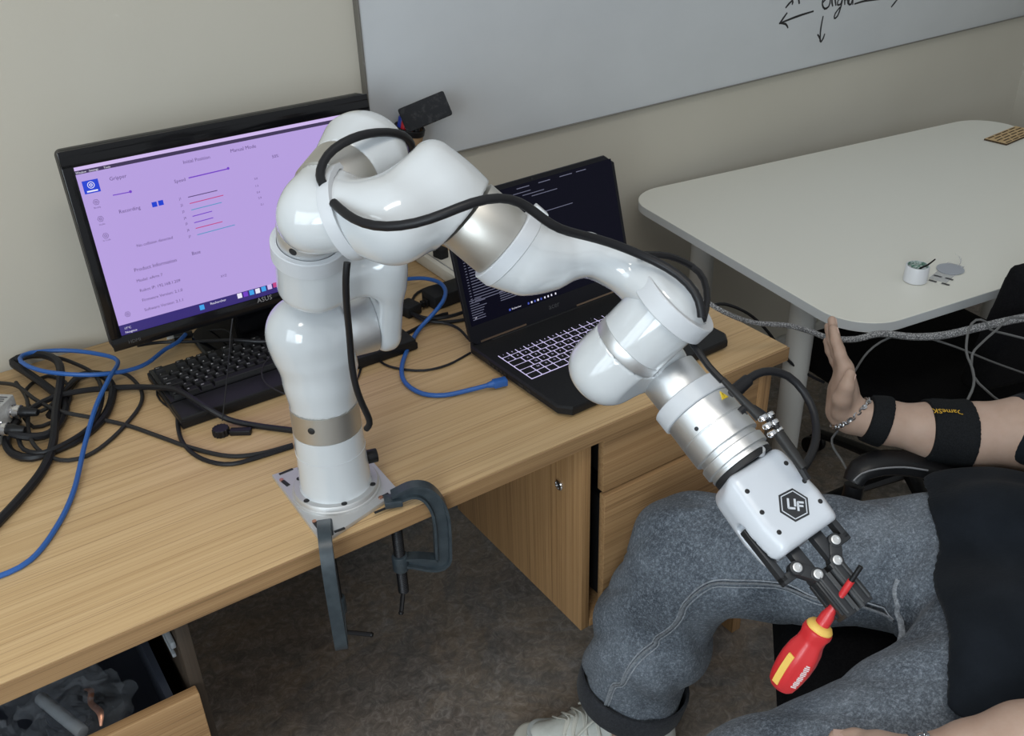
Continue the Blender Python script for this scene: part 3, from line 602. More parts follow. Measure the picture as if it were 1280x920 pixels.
# fingers: levers, knuckles, pads
FC = -.004
for s in (-1, 1):
    obj('lever', M().box(gp(FC + s * .0475, .094, .001), (.0040, .036, .0065), GR, b=.0015).box(gp(FC + s * .0400, .127, .001), (.0115, .0055, .0065), GR, b=.0015), MAT['gun'], gr)
    a = gp(FC + s * .0300, .1245, .006); b = gp(FC + s * .0150, .1430, .006)
    D = nrm(b - a); k2 = M().box((a + b) / 2, (.0075, .0125, .0060), np.stack([np.cross(D, gn), D, gn]), b=.0015)
    k2.cyl(a - .007 * gn, a + .0068 * gn, .0085, 20, bev=.001).cyl(b - .007 * gn, b + .0068 * gn, .0085, 20, bev=.001)
    kn = obj('knuckle_link', k2, MAT['gun'], gr)
    for p in (a, b): obj('pivot_screw', M().lathe(p + .0068 * gn, gn, [(-.001, .0056), (.0010, .0056), (.0014, .0049), (.0014, .0036), (.0004, .0030), (.0004, 0)], 20), MAT['silver'], gr)
    obj('inner_link', M().box(gp(FC + s * .0175, .1210, .004), (.0075, .0165, .0060), GR, b=.0015), MAT['gun'], gr)
    fb = M().box(gp(FC + s * .0120, .1690, .0), (.0080, .0280, .0125), GR, b=.0015)
    for n_ in (-.0075, .0075): fb.box(gp(FC + s * .0205, .170, n_), (.0020, .022, .0030), GR, b=.0008)
    fi = obj('finger', fb, MAT['gun'], gr)
    obj('finger_pad', M().box(gp(FC + s * .0040, .1725, 0), (.0019, .0250, .0135), GR, b=.0006), MAT['pad'], gr)
    for q in (.0070, .0165): obj('finger_rib', M().box(gp(FC + s * q, .1700, .0131), (.0012, .0235, .0011), GR, b=.0004), MAT['pad'], gr)
# round cable socket on the gripper's back edge
obj('socket_screw', M().cyl(gp(.012, .000, .028), gp(.012, -.003, .036), .0060, 18, bev=.001), MAT['silver'], gr)

# cables strapped along the arm
ca = M()
def chase(pts, fns, r, pull=None):
    P = np.asarray(pts, float); P = spline(P, .012)
    for fn in fns: P = outside(P, fn, r * 1.02)
    for _ in range(3): P[1:-1] = .25 * P[:-2] + .5 * P[1:-1] + .25 * P[2:]
    return P
RAD = .0050
ca.tube(chase([(0.0273,-0.0757,0.1450),(0.0315,-0.0844,0.1561),(0.0296,-0.0814,0.1684),(0.0142,-0.0927,0.2162),(0.0118,-0.0909,0.2556),(0.0119,-0.0967,0.3058),(0.0037,-0.1198,0.3635),(0.0010,-0.1350,0.4077),(0.0057,-0.1338,0.4236)], [f1, f2, f4], .0045), .0045, 10, False)
obj('arm_cable', ca, MAT['cable_black'], rb)
ca = M().tube(chase([(-0.0345,-0.1959,0.5335),(-0.0387,-0.1931,0.5531),(-0.0275,-0.1781,0.5648),(-0.0101,-0.1692,0.5736),(0.0153,-0.1672,0.5801),(0.0513,-0.1522,0.5755),(0.0827,-0.1384,0.5650),(0.1069,-0.1239,0.5490),(0.1201,-0.1045,0.5297),(0.1200,-0.0987,0.5183)], [f3, f4], RAD), RAD, 10, False)
obj('arm_cable', ca, MAT['cable_black'], rb)
ca = M().tube(chase([(-0.0361,-0.2229,0.5333),(-0.0403,-0.2545,0.5338),(-0.0357,-0.2805,0.5308),(-0.0233,-0.3083,0.5325),(-0.0017,-0.3317,0.5388),(0.0213,-0.3471,0.5479),(0.0499,-0.3531,0.5558),(0.0842,-0.3500,0.5524),(0.1121,-0.3438,0.5379),(0.1265,-0.3482,0.5253),(0.1421,-0.3572,0.5076),(0.1773,-0.3520,0.4885),(0.2206,-0.3531,0.4680),(0.2545,-0.3681,0.4487),(0.2766,-0.3919,0.4356),(0.2839,-0.4187,0.4241),(0.2848,-0.4368,0.4094),(0.2834,-0.4413,0.3920)], [f4, f5], RAD), RAD, 10, False)
obj('arm_cable', ca, MAT['cable_black'], rb)
ca = M().tube([(0.2637,-0.3577,0.4424),(0.3084,-0.3558,0.4274),(0.3407,-0.3631,0.4076),(0.3409,-0.3841,0.3979),(0.3234,-0.4089,0.3862),(0.2999,-0.4280,0.3769)], .0040, 8)
obj('arm_cable', ca, MAT['cable_black'], rb)
obj('arm_cable', M().tube([(0.2993,-0.4095,0.3440),(0.2967,-0.4262,0.3377),(0.2953,-0.4470,0.3267),(0.2966,-0.4683,0.3176)], .0042, 8), MAT['cable_black'], rb)
# sensor plugs and the loop of gripper cable
pk = M().tube([(0.2972,-0.4676,0.3191),(0.3072,-0.4872,0.3007),(0.3156,-0.5119,0.2836)], [.0036, .0044, .0060], 12, True).tube([(0.3236,-0.5323,0.2720),(0.3267,-0.5531,0.2554),(0.3281,-0.5700,0.2428)], [.0066, .0066, .0048], 12)
pg = obj('plug_pair', pk, MAT['cable_dark'], rb)
for q in ([(0.3133,-0.5157,0.2898),(0.3159,-0.5338,0.2707)], [(0.3267,-0.5131,0.2863),(0.3283,-0.5320,0.2689)]):
    a, b = map(np.array, q); m = M()
    for t in (.12, .50, .88): m.lathe(a + (b - a) * t, b - a, [(-.0032, .0046), (-.0014, .0062), (.0014, .0062), (.0032, .0046)], 10)
    obj('plug_nut', m, MAT['chrome'], pg)
lc = M().tube([(0.3198,-0.4624,0.2886),(0.3405,-0.4592,0.2924),(0.3639,-0.4577,0.2963),(0.3860,-0.4600,0.2938),(0.4085,-0.4685,0.2830),(0.4185,-0.4871,0.2660),(0.4134,-0.5104,0.2482),(0.3921,-0.5335,0.2354),(0.3582,-0.5539,0.2345),(0.3339,-0.5648,0.2360)], .0050, 10)
lc.tube([(0.3247,-0.4625,0.2890),(0.3487,-0.4598,0.2952)], [.0085, .0075], 12)
obj('gripper_cable', lc, MAT['cable_black'], rb)
obj('sensor_cable', M().tube([(0.3022,-0.4939,0.2868),(0.3116,-0.4964,0.2920),(0.3209,-0.5065,0.2862),(0.3268,-0.5239,0.2770),(0.3273,-0.5393,0.2657)], .0042, 8).tube([(0.3243,-0.5488,0.2593),(0.3284,-0.5626,0.2438),(0.3284,-0.5784,0.2313)], .0044, 8), MAT['cable_black'], rb)

# insulated screwdriver held by the fingers
sa, sb = map(np.array, [(0.3279,-0.6587,0.1536),(0.2548,-0.6388,0.0059)]); sd = nrm(sb - sa); SL = np.linalg.norm(sb - sa)
sw = thing('screwdriver', 'red and yellow insulated screwdriver gripped by the robot fingers', 'screwdriver', tuple(sb))
obj('shaft', M().cyl(sa + sd * .010, sa + sd * .085, .0040, 18), MAT['red'], sw)
obj('blade', M().cyl(sa - sd * .010, sa + sd * .0105, .0030, 14), MAT['clamp_screw'], sw)
h0 = .058
obj('shaft_sleeve', M().lathe(sa, sd, [(.030, .004), (.050, .0052), (.060, .0078), (.082, .0085)], 20), MAT['red'], sw)
obj('collar', M().lathe(sa, sd, [(.0715, .0085), (.0730, .0130), (.0765, .0155), (.0800, .0152), (.082, .010)], 24), MAT['yellow'], sw)
hd = M(); n = 36; V = []; prof = [(.0785, .0150), (.080, .0168), (.084, .0172), (.091, .0152), (.098, .0156), (.108, .0186), (.122, .0202), (.136, .0200), (.150, .0184), (.160, .0160), (.1650, .0125), (.167, .004)]
Bz = basis(sd); F = []
for t, r in prof:
    for j in range(n):
        a = 2 * math.pi * j / n; k = 1 + .045 * math.cos(6 * a) * (1 if .09 < t < .162 else .3); V.append(sa + sd * t + r * k * (math.cos(a) * Bz[0] + math.sin(a) * Bz[1]))
for i in range(len(prof) - 1): F += [[i * n + j, i * n + (j + 1) % n, (i + 1) * n + (j + 1) % n, (i + 1) * n + j] for j in range(n)]
F += [list(range(n))[::-1], [(len(prof) - 1) * n + j for j in range(n)]]
obj('handle', hd.add(V, F), MAT['red'], sw)
tc = nrm(np.array((-0.40995, -1.12062, 0.9021)) - (sa + sd * .12)); tn = nrm(tc - sd * (tc @ sd)); tw = np.cross(sd, tn)
fl = nrm(tn - .42 * tw); flw = np.cross(sd, fl)
YS = 1.0 if (np.cross(sd, tn) @ V3(.828, -.56, -.029)) < 0 else -1.0
for side, mat_, wdt, l0, l1, nm_ in ((.42, 'yellow', .0040, .116, .157, 'yellow_inlay'),):
    d = nrm(tn + side * tw * YS); q = np.cross(sd, d); m = M()
    for i in range(12):
        t = l0 + (l1 - l0) * (i + .5) / 12; r = np.interp(t, [p[0] for p in prof], [p[1] for p in prof]); m.box(sa + sd * t + d * (r * 1.0), (wdt, (l1 - l0) / 24 + .0004, .0013), np.stack([q, sd, d]))
    obj(nm_, m, MAT[mat_], sw)
d = nrm(tn - .85 * tw * YS); q = np.cross(sd, d); m = M()
for i in range(14):
    t = .118 + .034 * i / 14; r = np.interp(t, [p[0] for p in prof], [p[1] for p in prof]); m.box(sa + sd * t + d * (r * 1.005), (.0032 if i % 3 else .0022, .0007, .0006), np.stack([q, sd, d]))
obj('printed_lines', m, MAT['print_white'], sw)

# two C-clamps holding the base plate
def c_clamp(label, top, up_dir, reach, depth, screw_off, hdir, handle_tilt):
    """top: pad point on the plate; reach: horizontal direction from pad to the spine"""
    r = nrm(reach); t = thing('c_clamp', label, 'clamp', tuple(np.array(top) + (0, 0, -.001)), 'C-clamps on the base plate'); T = np.array(top, float); z = V3(0, 0, 1); s = np.cross(r, z)
    fr = [T + z * .012, T + r * .030 + z * .020, T + r * .052 + z * .008, T + r * .066 - z * .030, T + r * .066 - z * (depth * .75), T + r * .060 - z * depth, T + r * .02 - z * (depth - .012), T - z * (depth - .016)]
    m = M(); P = spline(np.array(fr), .006); w = np.interp(np.linspace(0, 1, len(P)), [0, .2, .4, .65, .85, 1], [.008, .012, .013, .013, .012, .008])
    T_ = np.gradient(P, axis=0); T_ /= np.linalg.norm(T_, axis=1)[:, None]; V = []; F = []
    for p, q, k in zip(P, T_, w):
        nn = np.cross(s, q)   # in-plane normal: T-section, thick rim on the outside
        for a, b in ((-k, -.009), (-k + .004, -.009), (-k + .005, -.0035), (k - .005, -.0035), (k - .004, -.009), (k, -.009), (k, .009), (k - .004, .009), (k - .005, .0035), (-k + .005, .0035), (-k + .004, .009), (-k, .009)): V.append(p + nn * a + s * b)
    for i in range(len(P) - 1): F += [[i * 12 + j, i * 12 + (j + 1) % 12, (i + 1) * 12 + (j + 1) % 12, (i + 1) * 12 + j] for j in range(12)]
    F += [list(range(12))[::-1], [(len(P) - 1) * 12 + j for j in range(12)]]
    m.add(V, F).box(T + z * .006, (.013, .011, .006), np.stack([r, s, z]), b=.002)
    obj('frame', m, MAT['clamp_iron'], t, 35)
    B = T - z * (depth - .016)
    obj('boss', M().cyl(B - z * .017, B + z * .012, .0125, 20, bev=.002), MAT['clamp_iron'], t)
    sc = M(); k = 0; zt = T[2] - .0385; zb = B[2] - .062; n_ = int((zt - zb) / .0025); prof = [(0, .0075)]
    for i in range(n_): prof += [(i * .0025 + .0006, .0086), (i * .0025 + .0018, .0076)]
    sc.lathe(V3(B[0], B[1], zb), z, prof + [(zt - zb - .004, .0086), (zt - zb - .003, .013), (zt - zb, .013)], 12)
    so = obj('screw', sc, MAT['clamp_screw'], t)
    hb = V3(B[0], B[1], zb + .004); h = nrm(hdir)
    obj('tommy_bar', M().tube([hb - h * handle_tilt[0], hb + h * handle_tilt[1]], .0036, 8, False).lathe(hb + h * handle_tilt[1], h, [(-.003, .003), (0, .0045), (.003, .003)], 10).lathe(hb - h * handle_tilt[0], h, [(-.003, .003), (0, .0045), (.003, .003)], 10), MAT['clamp_screw'], t)
    return t
c_clamp('grey iron C-clamp on the right front corner of the base plate, seen from the side', [(0.0510,-0.0839,0.0072)][0], 0, (.93, -.36, 0), .125, 0, (-.5, -.6, -.6), (.012, .036))
c_clamp('grey iron C-clamp on the front left corner of the base plate, seen edge on', [(-0.0555,-0.0809,0.0072)][0], 0, (-.38, -.92, 0), .155, 0, (.85, -.35, -.35), (.012, .045))
# ------------------------------------------------------------------ desktop monitor
MTL = V3(-.182, .52, .427); MU = nrm((.540, -.005, -.002)); MV = nrm(V3(-.184, .473, .087) - MTL); MNn = -np.cross(MU, MV); MNn = MNn if MNn[1] < 0 else -MNn
def mp(u, v, n=0): return MTL + MU * u + MV * v + MNn * n
MR = np.stack([MU, -MV, MNn])
mo = thing('monitor', 'black widescreen desktop monitor showing a lilac robot control window', 'monitor', (.09, .53, 0))
hs = M().prism([(q[0] + .27, q[1] - .1715) for q in rrect(.270, .1715, .010)], -.030, .0, MR, MTL, inset=.002)
hs.prism([(q[0] + .27, q[1] - .1715) for q in rrect(.20, .12, .03)], -.052, -.028, MR, MTL, inset=.010)
obj('housing', hs, MAT['bezel_side'], mo)
fr = M()
for u, v, hu, hv in ((.27, .0145, .2695, .0140), (.27, .3305, .2695, .0120), (.0095, .1725, .0090, .1500), (.5285, .1725, .0115, .1500)): fr.box(mp(u, v, .0022), (hu, hv, .0022), MR, b=.0012)
fr.box(mp(.27, .0105, .0040), (.268, .0008, .0009), MR)
obj('bezel', fr, MAT['bezel'], mo)
def quad(m, P, e1, e2, n, u0, v0, u1, v1, h):
    m.add([P(u0, v0, h), P(u1, v0, h), P(u1, v1, h), P(u0, v1, h)], [[0, 1, 2, 3]]); return m
scr = obj('screen', quad(M(), mp, 0, 0, 0, .0180, .0275, .5170, .3190, .0008), MAT['ui_lilac'], mo)
def ui(name, mat, rects=(), texts=(), lines=(), h=.0011, P=mp, ex=MU, ey=-MV, parent=None):
    m = M()
    for r in rects: quad(m, P, 0, 0, 0, *r, h)
    for i_, (t, u, v, s) in enumerate(texts):
        mt_ = m if len(texts) == 1 else M(); add_text(mt_, t, s, P(u, v, h), ex, ey)
        if len(texts) > 1: obj(name if not rects else name + '_text', mt_, MAT[mat], parent)
    if not m.n and not rects and not lines: return None
    for (u0, v0), (u1, v1), w in lines:
        d = nrm((u1 - u0, v1 - v0)); q = V3(-d[1], d[0], 0)[:2] * w / 2
        m.add([P(u0 - q[0], v0 - q[1], h), P(u1 - q[0], v1 - q[1], h), P(u1 + q[0], v1 + q[1], h), P(u0 + q[0], v0 + q[1], h)], [[0, 1, 2, 3]])
    return obj(name, m, MAT[mat], parent)
ui('title_bar', 'ui_light', [(.018, .0275, .517, .0345)], parent=scr); ui('menu_bar', 'ui_dark', [(.018, .0345, .517, .0405)], parent=scr)
ui('menu_text', 'ui_white', texts=[('Window', .0195, .0394, .0046), ('Settings', .040, .0394, .0046), ('Tools', .063, .0394, .0046)], h=.0014, parent=scr)
tb = ui('taskbar', 'ui_navy', [(.018, .3005, .517, .3190)], parent=scr)
def uv(L): return [tuple(q) for q in L]
def lab(txts): return [(t, p[0], p[1], s) for t, p, s in txts]
ui('screen_text', 'ui_text', texts=lab([('Gripper', [(0.0668,0.0601)][0], .0085), ('Recording', [(0.0677,0.1152)][0], .0085), ('Initial Position', [(0.1882,0.0576)][0], .0082), ('Manual Mode', [(0.2709,0.0552)][0], .0085), ('50%', [(0.3413,0.0791)][0], .0075), ('Speed', [(0.1665,0.0857)][0], .0080),
    ('Product Information', [(0.0665,0.2165)][0], .0088), ('Model: xArm 7', [(0.0658,0.2349)][0], .0072), ('Robot IP: 192.168.1.209', [(0.0667,0.2526)][0], .0072), ('Firmware Version: 2.1.0', [(0.0663,0.2700)][0], .0072), ('Software Version: 2.1.1', [(0.0660,0.2875)][0], .0072), ('No collision detected', [(0.0808,0.1764)][0], .0070),
    ('Base', [(0.1662,0.2126)][0], .0085), ('Blockly', [(0.0318,0.0988)][0], .0038), ('Studio', [(0.0325,0.1272)][0], .0038), ('G Code', [(0.0317,0.1542)][0], .0038), ('XYZ', [(0.2057,0.2645)][0], .0058), ('J1', [(0.1675,0.1148)][0], .0055), ('J2', [(0.1676,0.1260)][0], .0055), ('J3', [(0.1676,0.1372)][0], .0055), ('J4', [(0.1677,0.1485)][0], .0055), ('J5', [(0.1680,0.1584)][0], .0055), ('J6', [(0.1681,0.1698)][0], .0055), ('J7', [(0.1681,0.1813)][0], .0055), ('0.0', [(0.3022,0.1093)][0], .005), ('1.2', [(0.3009,0.1219)][0], .005), ('0.4', [(0.3013,0.1335)][0], .005), ('2.9', [(0.3020,0.1438)][0], .005), ('0.1', [(0.3039,0.1559)][0], .005)]), parent=scr)
sl_ = [(([(0.0656,0.0838)][0]), ([(0.0925,0.0844)][0]), .0016)]; ui('slider_bar', 'ui_violet', [], [], [(a, b, w) for a, b, w in sl_] + [([(0.1912,0.0821)][0], [(0.2608,0.0808)][0], .0020)], parent=scr)
for c in ([(0.0939,0.0840)][0], [(0.2609,0.0802)][0]): obj('slider_knob', M().lathe(mp(*c, .0011), MNn, [(0, .0024), (.0004, .0022), (.0004, 0)], 14), MAT['ui_violet'], scr)
for k, (a, b, mt) in enumerate((([(0.1830,0.1135)][0], [(0.2342,0.1130)][0], 'ui_text'), ([(0.1831,0.1246)][0], [(0.2425,0.1233)][0], 'ui_red'), ([(0.1832,0.1359)][0], [(0.2370,0.1348)][0], 'ui_teal'), ([(0.1826,0.1470)][0], [(0.2173,0.1459)][0], 'ui_violet'), ([(0.1827,0.1584)][0], [(0.2168,0.1573)][0], 'ui_violet'), ([(0.1831,0.1685)][0], [(0.2309,0.1678)][0], 'ui_red'), ([(0.1831,0.1800)][0], [(0.2509,0.1784)][0], 'ui_teal'))):
    ui('joint_slider', mt, [], [], [(a, b, .0015)], parent=scr)
c = [(0.0371,0.0629)][0]; ui('menu_button', 'ui_blue', [(c[0] - .0125, c[1] - .0105, c[0] + .0125, c[1] + .0105)], parent=scr)
m = M().lathe(mp(c[0], c[1] - .0025, .0014), MNn, [(0, .0056), (.0003, .0056), (.0003, .0046), (0, .0046), (0, .0056)], 20); m.lathe(mp(c[0], c[1] - .0025, .0014), MNn, [(0, .0026), (.0003, .0026), (.0003, .0014), (0, .0014), (0, .0026)], 16)
quad(m, mp, 0, 0, 0, c[0] - .0085, c[1] + .0060, c[0] + .0085, c[1] + .0084, .0014); obj('menu_icon', m, MAT['ui_white'], scr)
for px in ([(0.1261,0.1130)][0], [(0.1369,0.1127)][0]):
    b = ui('record_button', 'ui_blue', [(px[0] - .0042, px[1] - .0042, px[0] + .0042, px[1] + .0042)], parent=scr)
for q in ([(0.0377,0.0888)][0], [(0.0372,0.1168)][0], [(0.0378,0.1455)][0], [(0.0377,0.2843)][0]):
    m = M(); m.lathe(mp(*q, .0011), MNn, [(0, .0050), (.0003, .0050), (.0003, .0043), (0, .0043), (0, .0050)], 6); m.lathe(mp(*q, .0011), MNn, [(0, .0022), (.0003, .0022), (.0003, .0014), (0, .0014), (0, .0022)], 10); obj('menu_icon', m, MAT['ui_text'], scr)
for mt, q in (('ui_cyan', [(0.1614,0.3080)][0]), ('ui_white', [(0.2312,0.3059)][0]), ('ui_violet', [(0.2424,0.3060)][0]), ('ui_cyan', [(0.2538,0.3061)][0]), ('ui_white', [(0.2652,0.3062)][0]), ('ui_cyan', [(0.2768,0.3056)][0]), ('ui_light', [(0.2885,0.3049)][0]), ('ui_red', [(0.2995,0.3041)][0])):
    ui('taskbar_icon', mt, [(q[0] - .0042, q[1] - .0045, q[0] + .0042, q[1] + .0045)], h=.0014, parent=scr)
q = [(0.1767,0.3079)][0]; ui('taskbar_text', 'ui_white', texts=[('Rechercher', q[0], q[1], .0062), ('17°C', .026, .3095, .0055), ('Nuageux', .026, .3165, .0055)], h=.0014, parent=scr)
lg = M(); q = [(0.2592,0.3263)][0]; add_text(lg, 'ASUS', .0125, mp(q[0], q[1] + .001, .0048), MU, -MV); obj('bezel_logo', lg, MAT['logo_grey'], mo)
lg = M(); add_text(lg, 'HDMI', .0085, mp(.026, .3345, .0048), MU, -MV); obj('bezel_logo', lg, MAT['logo_dim'], mo)
st = M().prism([(q[0] + .088, q[1] + .545) for q in rrect(.115, .085, .05, 8)], .0, .012, inset=.004); st.box((.088, .555, .012 + .07), (.036, .016, .075), b=.006)
obj('stand', st, MAT['bezel'], mo)

# ------------------------------------------------------------------ laptop
la = math.radians(1.95); LX = V3(math.cos(la), math.sin(la), 0); LY = V3(-math.sin(la), math.cos(la), 0); LF = V3(.3849, -.0526, 0)
lt = math.radians(15.8); LU = LY * math.sin(lt) + V3(0, 0, math.cos(lt)); LH = LF + LY * .272 + V3(0, 0, .020); LN = np.cross(LX, LU)
LR = np.stack([LX, LU, LN]); LB = np.stack([LX, LY, V3(0, 0, 1)])
def lp_(u, w, n=0): return LH + LX * u + LU * w + LN * n
def lb(x, y, z): return LF + LX * x + LY * y + V3(0, 0, z)
lt_ = thing('laptop', 'open black gaming laptop with a dark terminal screen and white backlit keys', 'laptop', tuple(lb(.2, .14, 0)))
W_, D_ = .3965, .292
bs = M().prism([(0.016, 0), (W_ - .016, 0), (W_, .020), (W_, D_ - .016), (W_ - .010, D_), (.010, D_), (0, D_ - .016), (0, .020)], .0035, .0205, LB, LF, inset=.0035)
for x in (.03, W_ - .03):
    for y in (.03, D_ - .03): bs.cyl(lb(x, y, .0), lb(x, y, .005), .008, 12)
obj('base', bs, MAT['laptop'], lt_)
lid = M().prism([(0, .010), (.012, .0), (W_ - .012, .0), (W_, .010), (W_, .252), (W_ - .022, .270), (.022, .270), (0, .252)], -.008, 0, LR, LH, inset=.0015)
obj('lid', lid, MAT['laptop_lid'], lt_)
obj('hinge', M().box(lp_(W_ / 2, -.004, -.004), (.155, .006, .007), LR, b=.002), MAT['laptop'], lt_)
obj('hinge_strip', M().box(lp_(.073, .0045, .0006), (.052, .0016, .0008), LR).box(lp_(.300, .0045, .0006), (.052, .0016, .0008), LR), MAT['hinge_metal'], lt_)
ls = obj('screen', quad(M(), lp_, 0, 0, 0, .0080, .0365, W_ - .0080, .2610, .0006), MAT['lap_screen'], lt_)
rnd = random.Random(3); tl = []
for i in range(34):
    w = .252 - i * .0052
    if w < .070: break
    x = .018; tl.append(((x, w), (x + .004, w), .0012))
    L = rnd.uniform(.035, .085) if i > 6 else rnd.uniform(.02, .16)
    if i > 12 or i in (0, 1, 2, 5): tl.append(((x + .008, w), (x + .008 + L, w), .0013))
for i in range(9):
    w = .083 - i * .0045; tl.append(((.014, w), (.020 + rnd.uniform(.012, .03), w), .0012))
    if i < 6: tl.append(((.080, .086 - i * .0042), (.092 + rnd.uniform(.02, .06), .086 - i * .0042), .0013))
for x in (.07, .10, .16, .21, .26, .30): tl.append(((x, .2545), (x + rnd.uniform(.012, .03), .2545), .0014))
for i, w in enumerate((.246, .240, .2345, .200)): tl.append(((.15 + .02 * i, w), (.19 + .03 * i, w), .0012))
P2 = lambda u, w, h=0: lp_(u, w, h)
to = ui('terminal_text', 'lap_text', lines=tl, h=.0010, P=P2, ex=LX, ey=LU, parent=ls); to['kind'] = 'stuff'
ui('taskbar', 'lap_blue', rects=[(.0935, .0405, .0975, .0445), (.137, .0400, .1405, .0440), (.152, .0400, .1555, .0440), (.167, .0400, .1705, .0440)], P=P2, ex=LX, ey=LU, h=.0010, parent=ls)
ui('taskbar_icon', 'ui_white', rects=[(.1445, .0402, .148, .0440), (.1595, .0402, .163, .0440), (.176, .0402, .179, .0440), (.184, .0402, .187, .0440), (.192, .0402, .195, .0440), (.202, .0402, .205, .0440)], texts=[('Rechercher', .100, .0412, .0046), ('17', .018, .0475, .005)], P=P2, ex=LX, ey=LU, h=.0010, parent=ls)
lg = M(); add_text(lg, 'acer', .0150, lp_(W_ / 2 - .016, .0160, .0006), LX, LU); obj('lid_logo', lg, MAT['logo_dim'], lt_)
obj('webcam', M().cyl(lp_(W_ / 2, .2655, 0), lp_(W_ / 2, .2655, .0009), .0022, 14), MAT['dark_hole'], lt_)
glow = M(); kx0, ky0, pit = .0175, .2145, .0187
rows = [(.0125, [1] * 19), (.0165, [1] * 13 + [2] + [1] * 4), (.0165, [1.5] + [1] * 12 + [1.5] + [1] * 4), (.0165, [1.75] + [1] * 11 + [2.25] + [1] * 4), (.0165, [1.25] + [1] * 11 + [2.75] + [1] * 4), (.0165, [1.25, 1, 1, 1.25, 5, 1.25, 1, 1.25, 1, 1, 1, 1, 1])]
legs = ['²F1F2F3F4', "²&é\"'(-è_çà)=", ' AZERTYUIOP^$', ' QSDFGHJKLMù', ' WXCVBN,;:!<', '   ']
y = ky0; kme = {}
for ri, (rh, ws) in enumerate(rows):
    x = kx0
    for ci, w in enumerate(ws):
        kw = w * pit - .0026; c = (x + w * pit / 2, y - rh / 2)
        key = (round(kw, 4), rh)
        if key not in kme:
            mm = M().prism(rrect(kw / 2, rh / 2 - .0009, .0015, 2), 0, .0016, LB, (0, 0, 0), inset=.0004); t_ = obj('key', mm, MAT['key']); kme[key] = t_.data; bpy.data.objects.remove(t_)
        k_ = obj('key', None, None, lt_, me=kme[key]); k_.location = Vector(lb(*c, .0212)) - Vector(lt_['base'])
        glow.box(lb(*c, .0206), (kw / 2 + .0008, rh / 2 + .0001, .0003), LB)
        L = legs[ri][ci] if ci < len(legs[ri]) else '·'
        if L != ' ' and x < .27:
            tm = M(); add_text(tm, L, .0058, lb(c[0] - .0018, c[1] - .0022, .0230), LX, LY)
            if tm.n: obj('key_legend', tm, MAT['key_glow'], k_).location = -k_.location
        x += w * pit
    y -= rh + .0012
obj('key_backlight', glow, MAT['key_glow'], lt_)['kind'] = 'stuff'
obj('touchpad', M().box(lb(.170, .050, .0205), (.055, .036, .0004), LB, b=.0003), MAT['laptop_lid'], lt_)
for y_, hy_ in [(.215 - i * .012, .0040) for i in range(5)] + [(.120, .007), (.098, .0055)]: obj('side_port', M().box(lb(.0003, y_, .011), (.0012, hy_, .0034), LB), MAT['dark_hole'], lt_)

# ------------------------------------------------------------------ external keyboard with raised keys
kb = thing('keyboard', 'black desktop keyboard with tall keys and wrist rest below the monitor', 'keyboard', (.085, .4, 0))
kc = M().prism([(-.137, .302), (.308, .302), (.308, .496), (-.137, .496)], .002, .017, inset=.002); kc.box((.0855, .43, .019), (.219, .0645, .0025), b=.001)
obj('case', kc, MAT['black'], kb)
obj('wrist_rest', M().box((.0855, .331, .0185), (.221, .0285, .0045), b=.003), MAT['rest'], kb)
U = .01905; kx = -.1275
R0 = [('Esc', 1), None] + [('F%d' % i, 1) for i in range(1, 5)] + [None] + [('F%d' % i, 1) for i in range(5, 9)] + [None] + [('F%d' % i, 1) for i in range(9, 13)]
rowsK = [(.4780, [('Esc', 1), (None, 1)] + [('F%d' % i, 1) for i in range(1, 5)] + [(None, .5)] + [('F%d' % i, 1) for i in range(5, 9)] + [(None, .5)] + [('F%d' % i, 1) for i in range(9, 13)] + [(None, .25)] + [('-', 1)] * 3),
 (.4520, [(c, 1) for c in '²1234567890)='] + [('<', 2), (None, .25)] + [('-', 1)] * 3 + [(None, .25)] + [(c, 1) for c in 'N/*-']),
 (.4330, [('Tab', 1.5)] + [(c, 1) for c in 'AZERTYUIOP^$'] + [('*', 1.5), (None, .25)] + [('-', 1)] * 3 + [(None, .25)] + [(c, 1) for c in '789+']),
 (.4140, [('Maj', 1.75)] + [(c, 1) for c in 'QSDFGHJKLMù'] + [('<', 2.25), (None, 3.5)] + [(c, 1) for c in '456+']),
 (.3950, [('^', 1.25), ('<', 1)] + [(c, 1) for c in 'WXCVBN,;:!'] + [('^', 2.75), (None, 1.25), ('^', 1), (None, 1.25)] + [(c, 1) for c in '123='] ),
 (.3760, [('Ctrl', 1.25), ('#', 1.25), ('Alt', 1.25), (None, .01), ('', 6.25), ('Alt', 1.25), ('#', 1.25), ('=', 1.25), ('Ctrl', 1.25), (None, .24)] + [('<', 1), ('v', 1), ('>', 1), (None, .25), ('0', 2), ('.', 1), ('=', 1)])]
km = {}
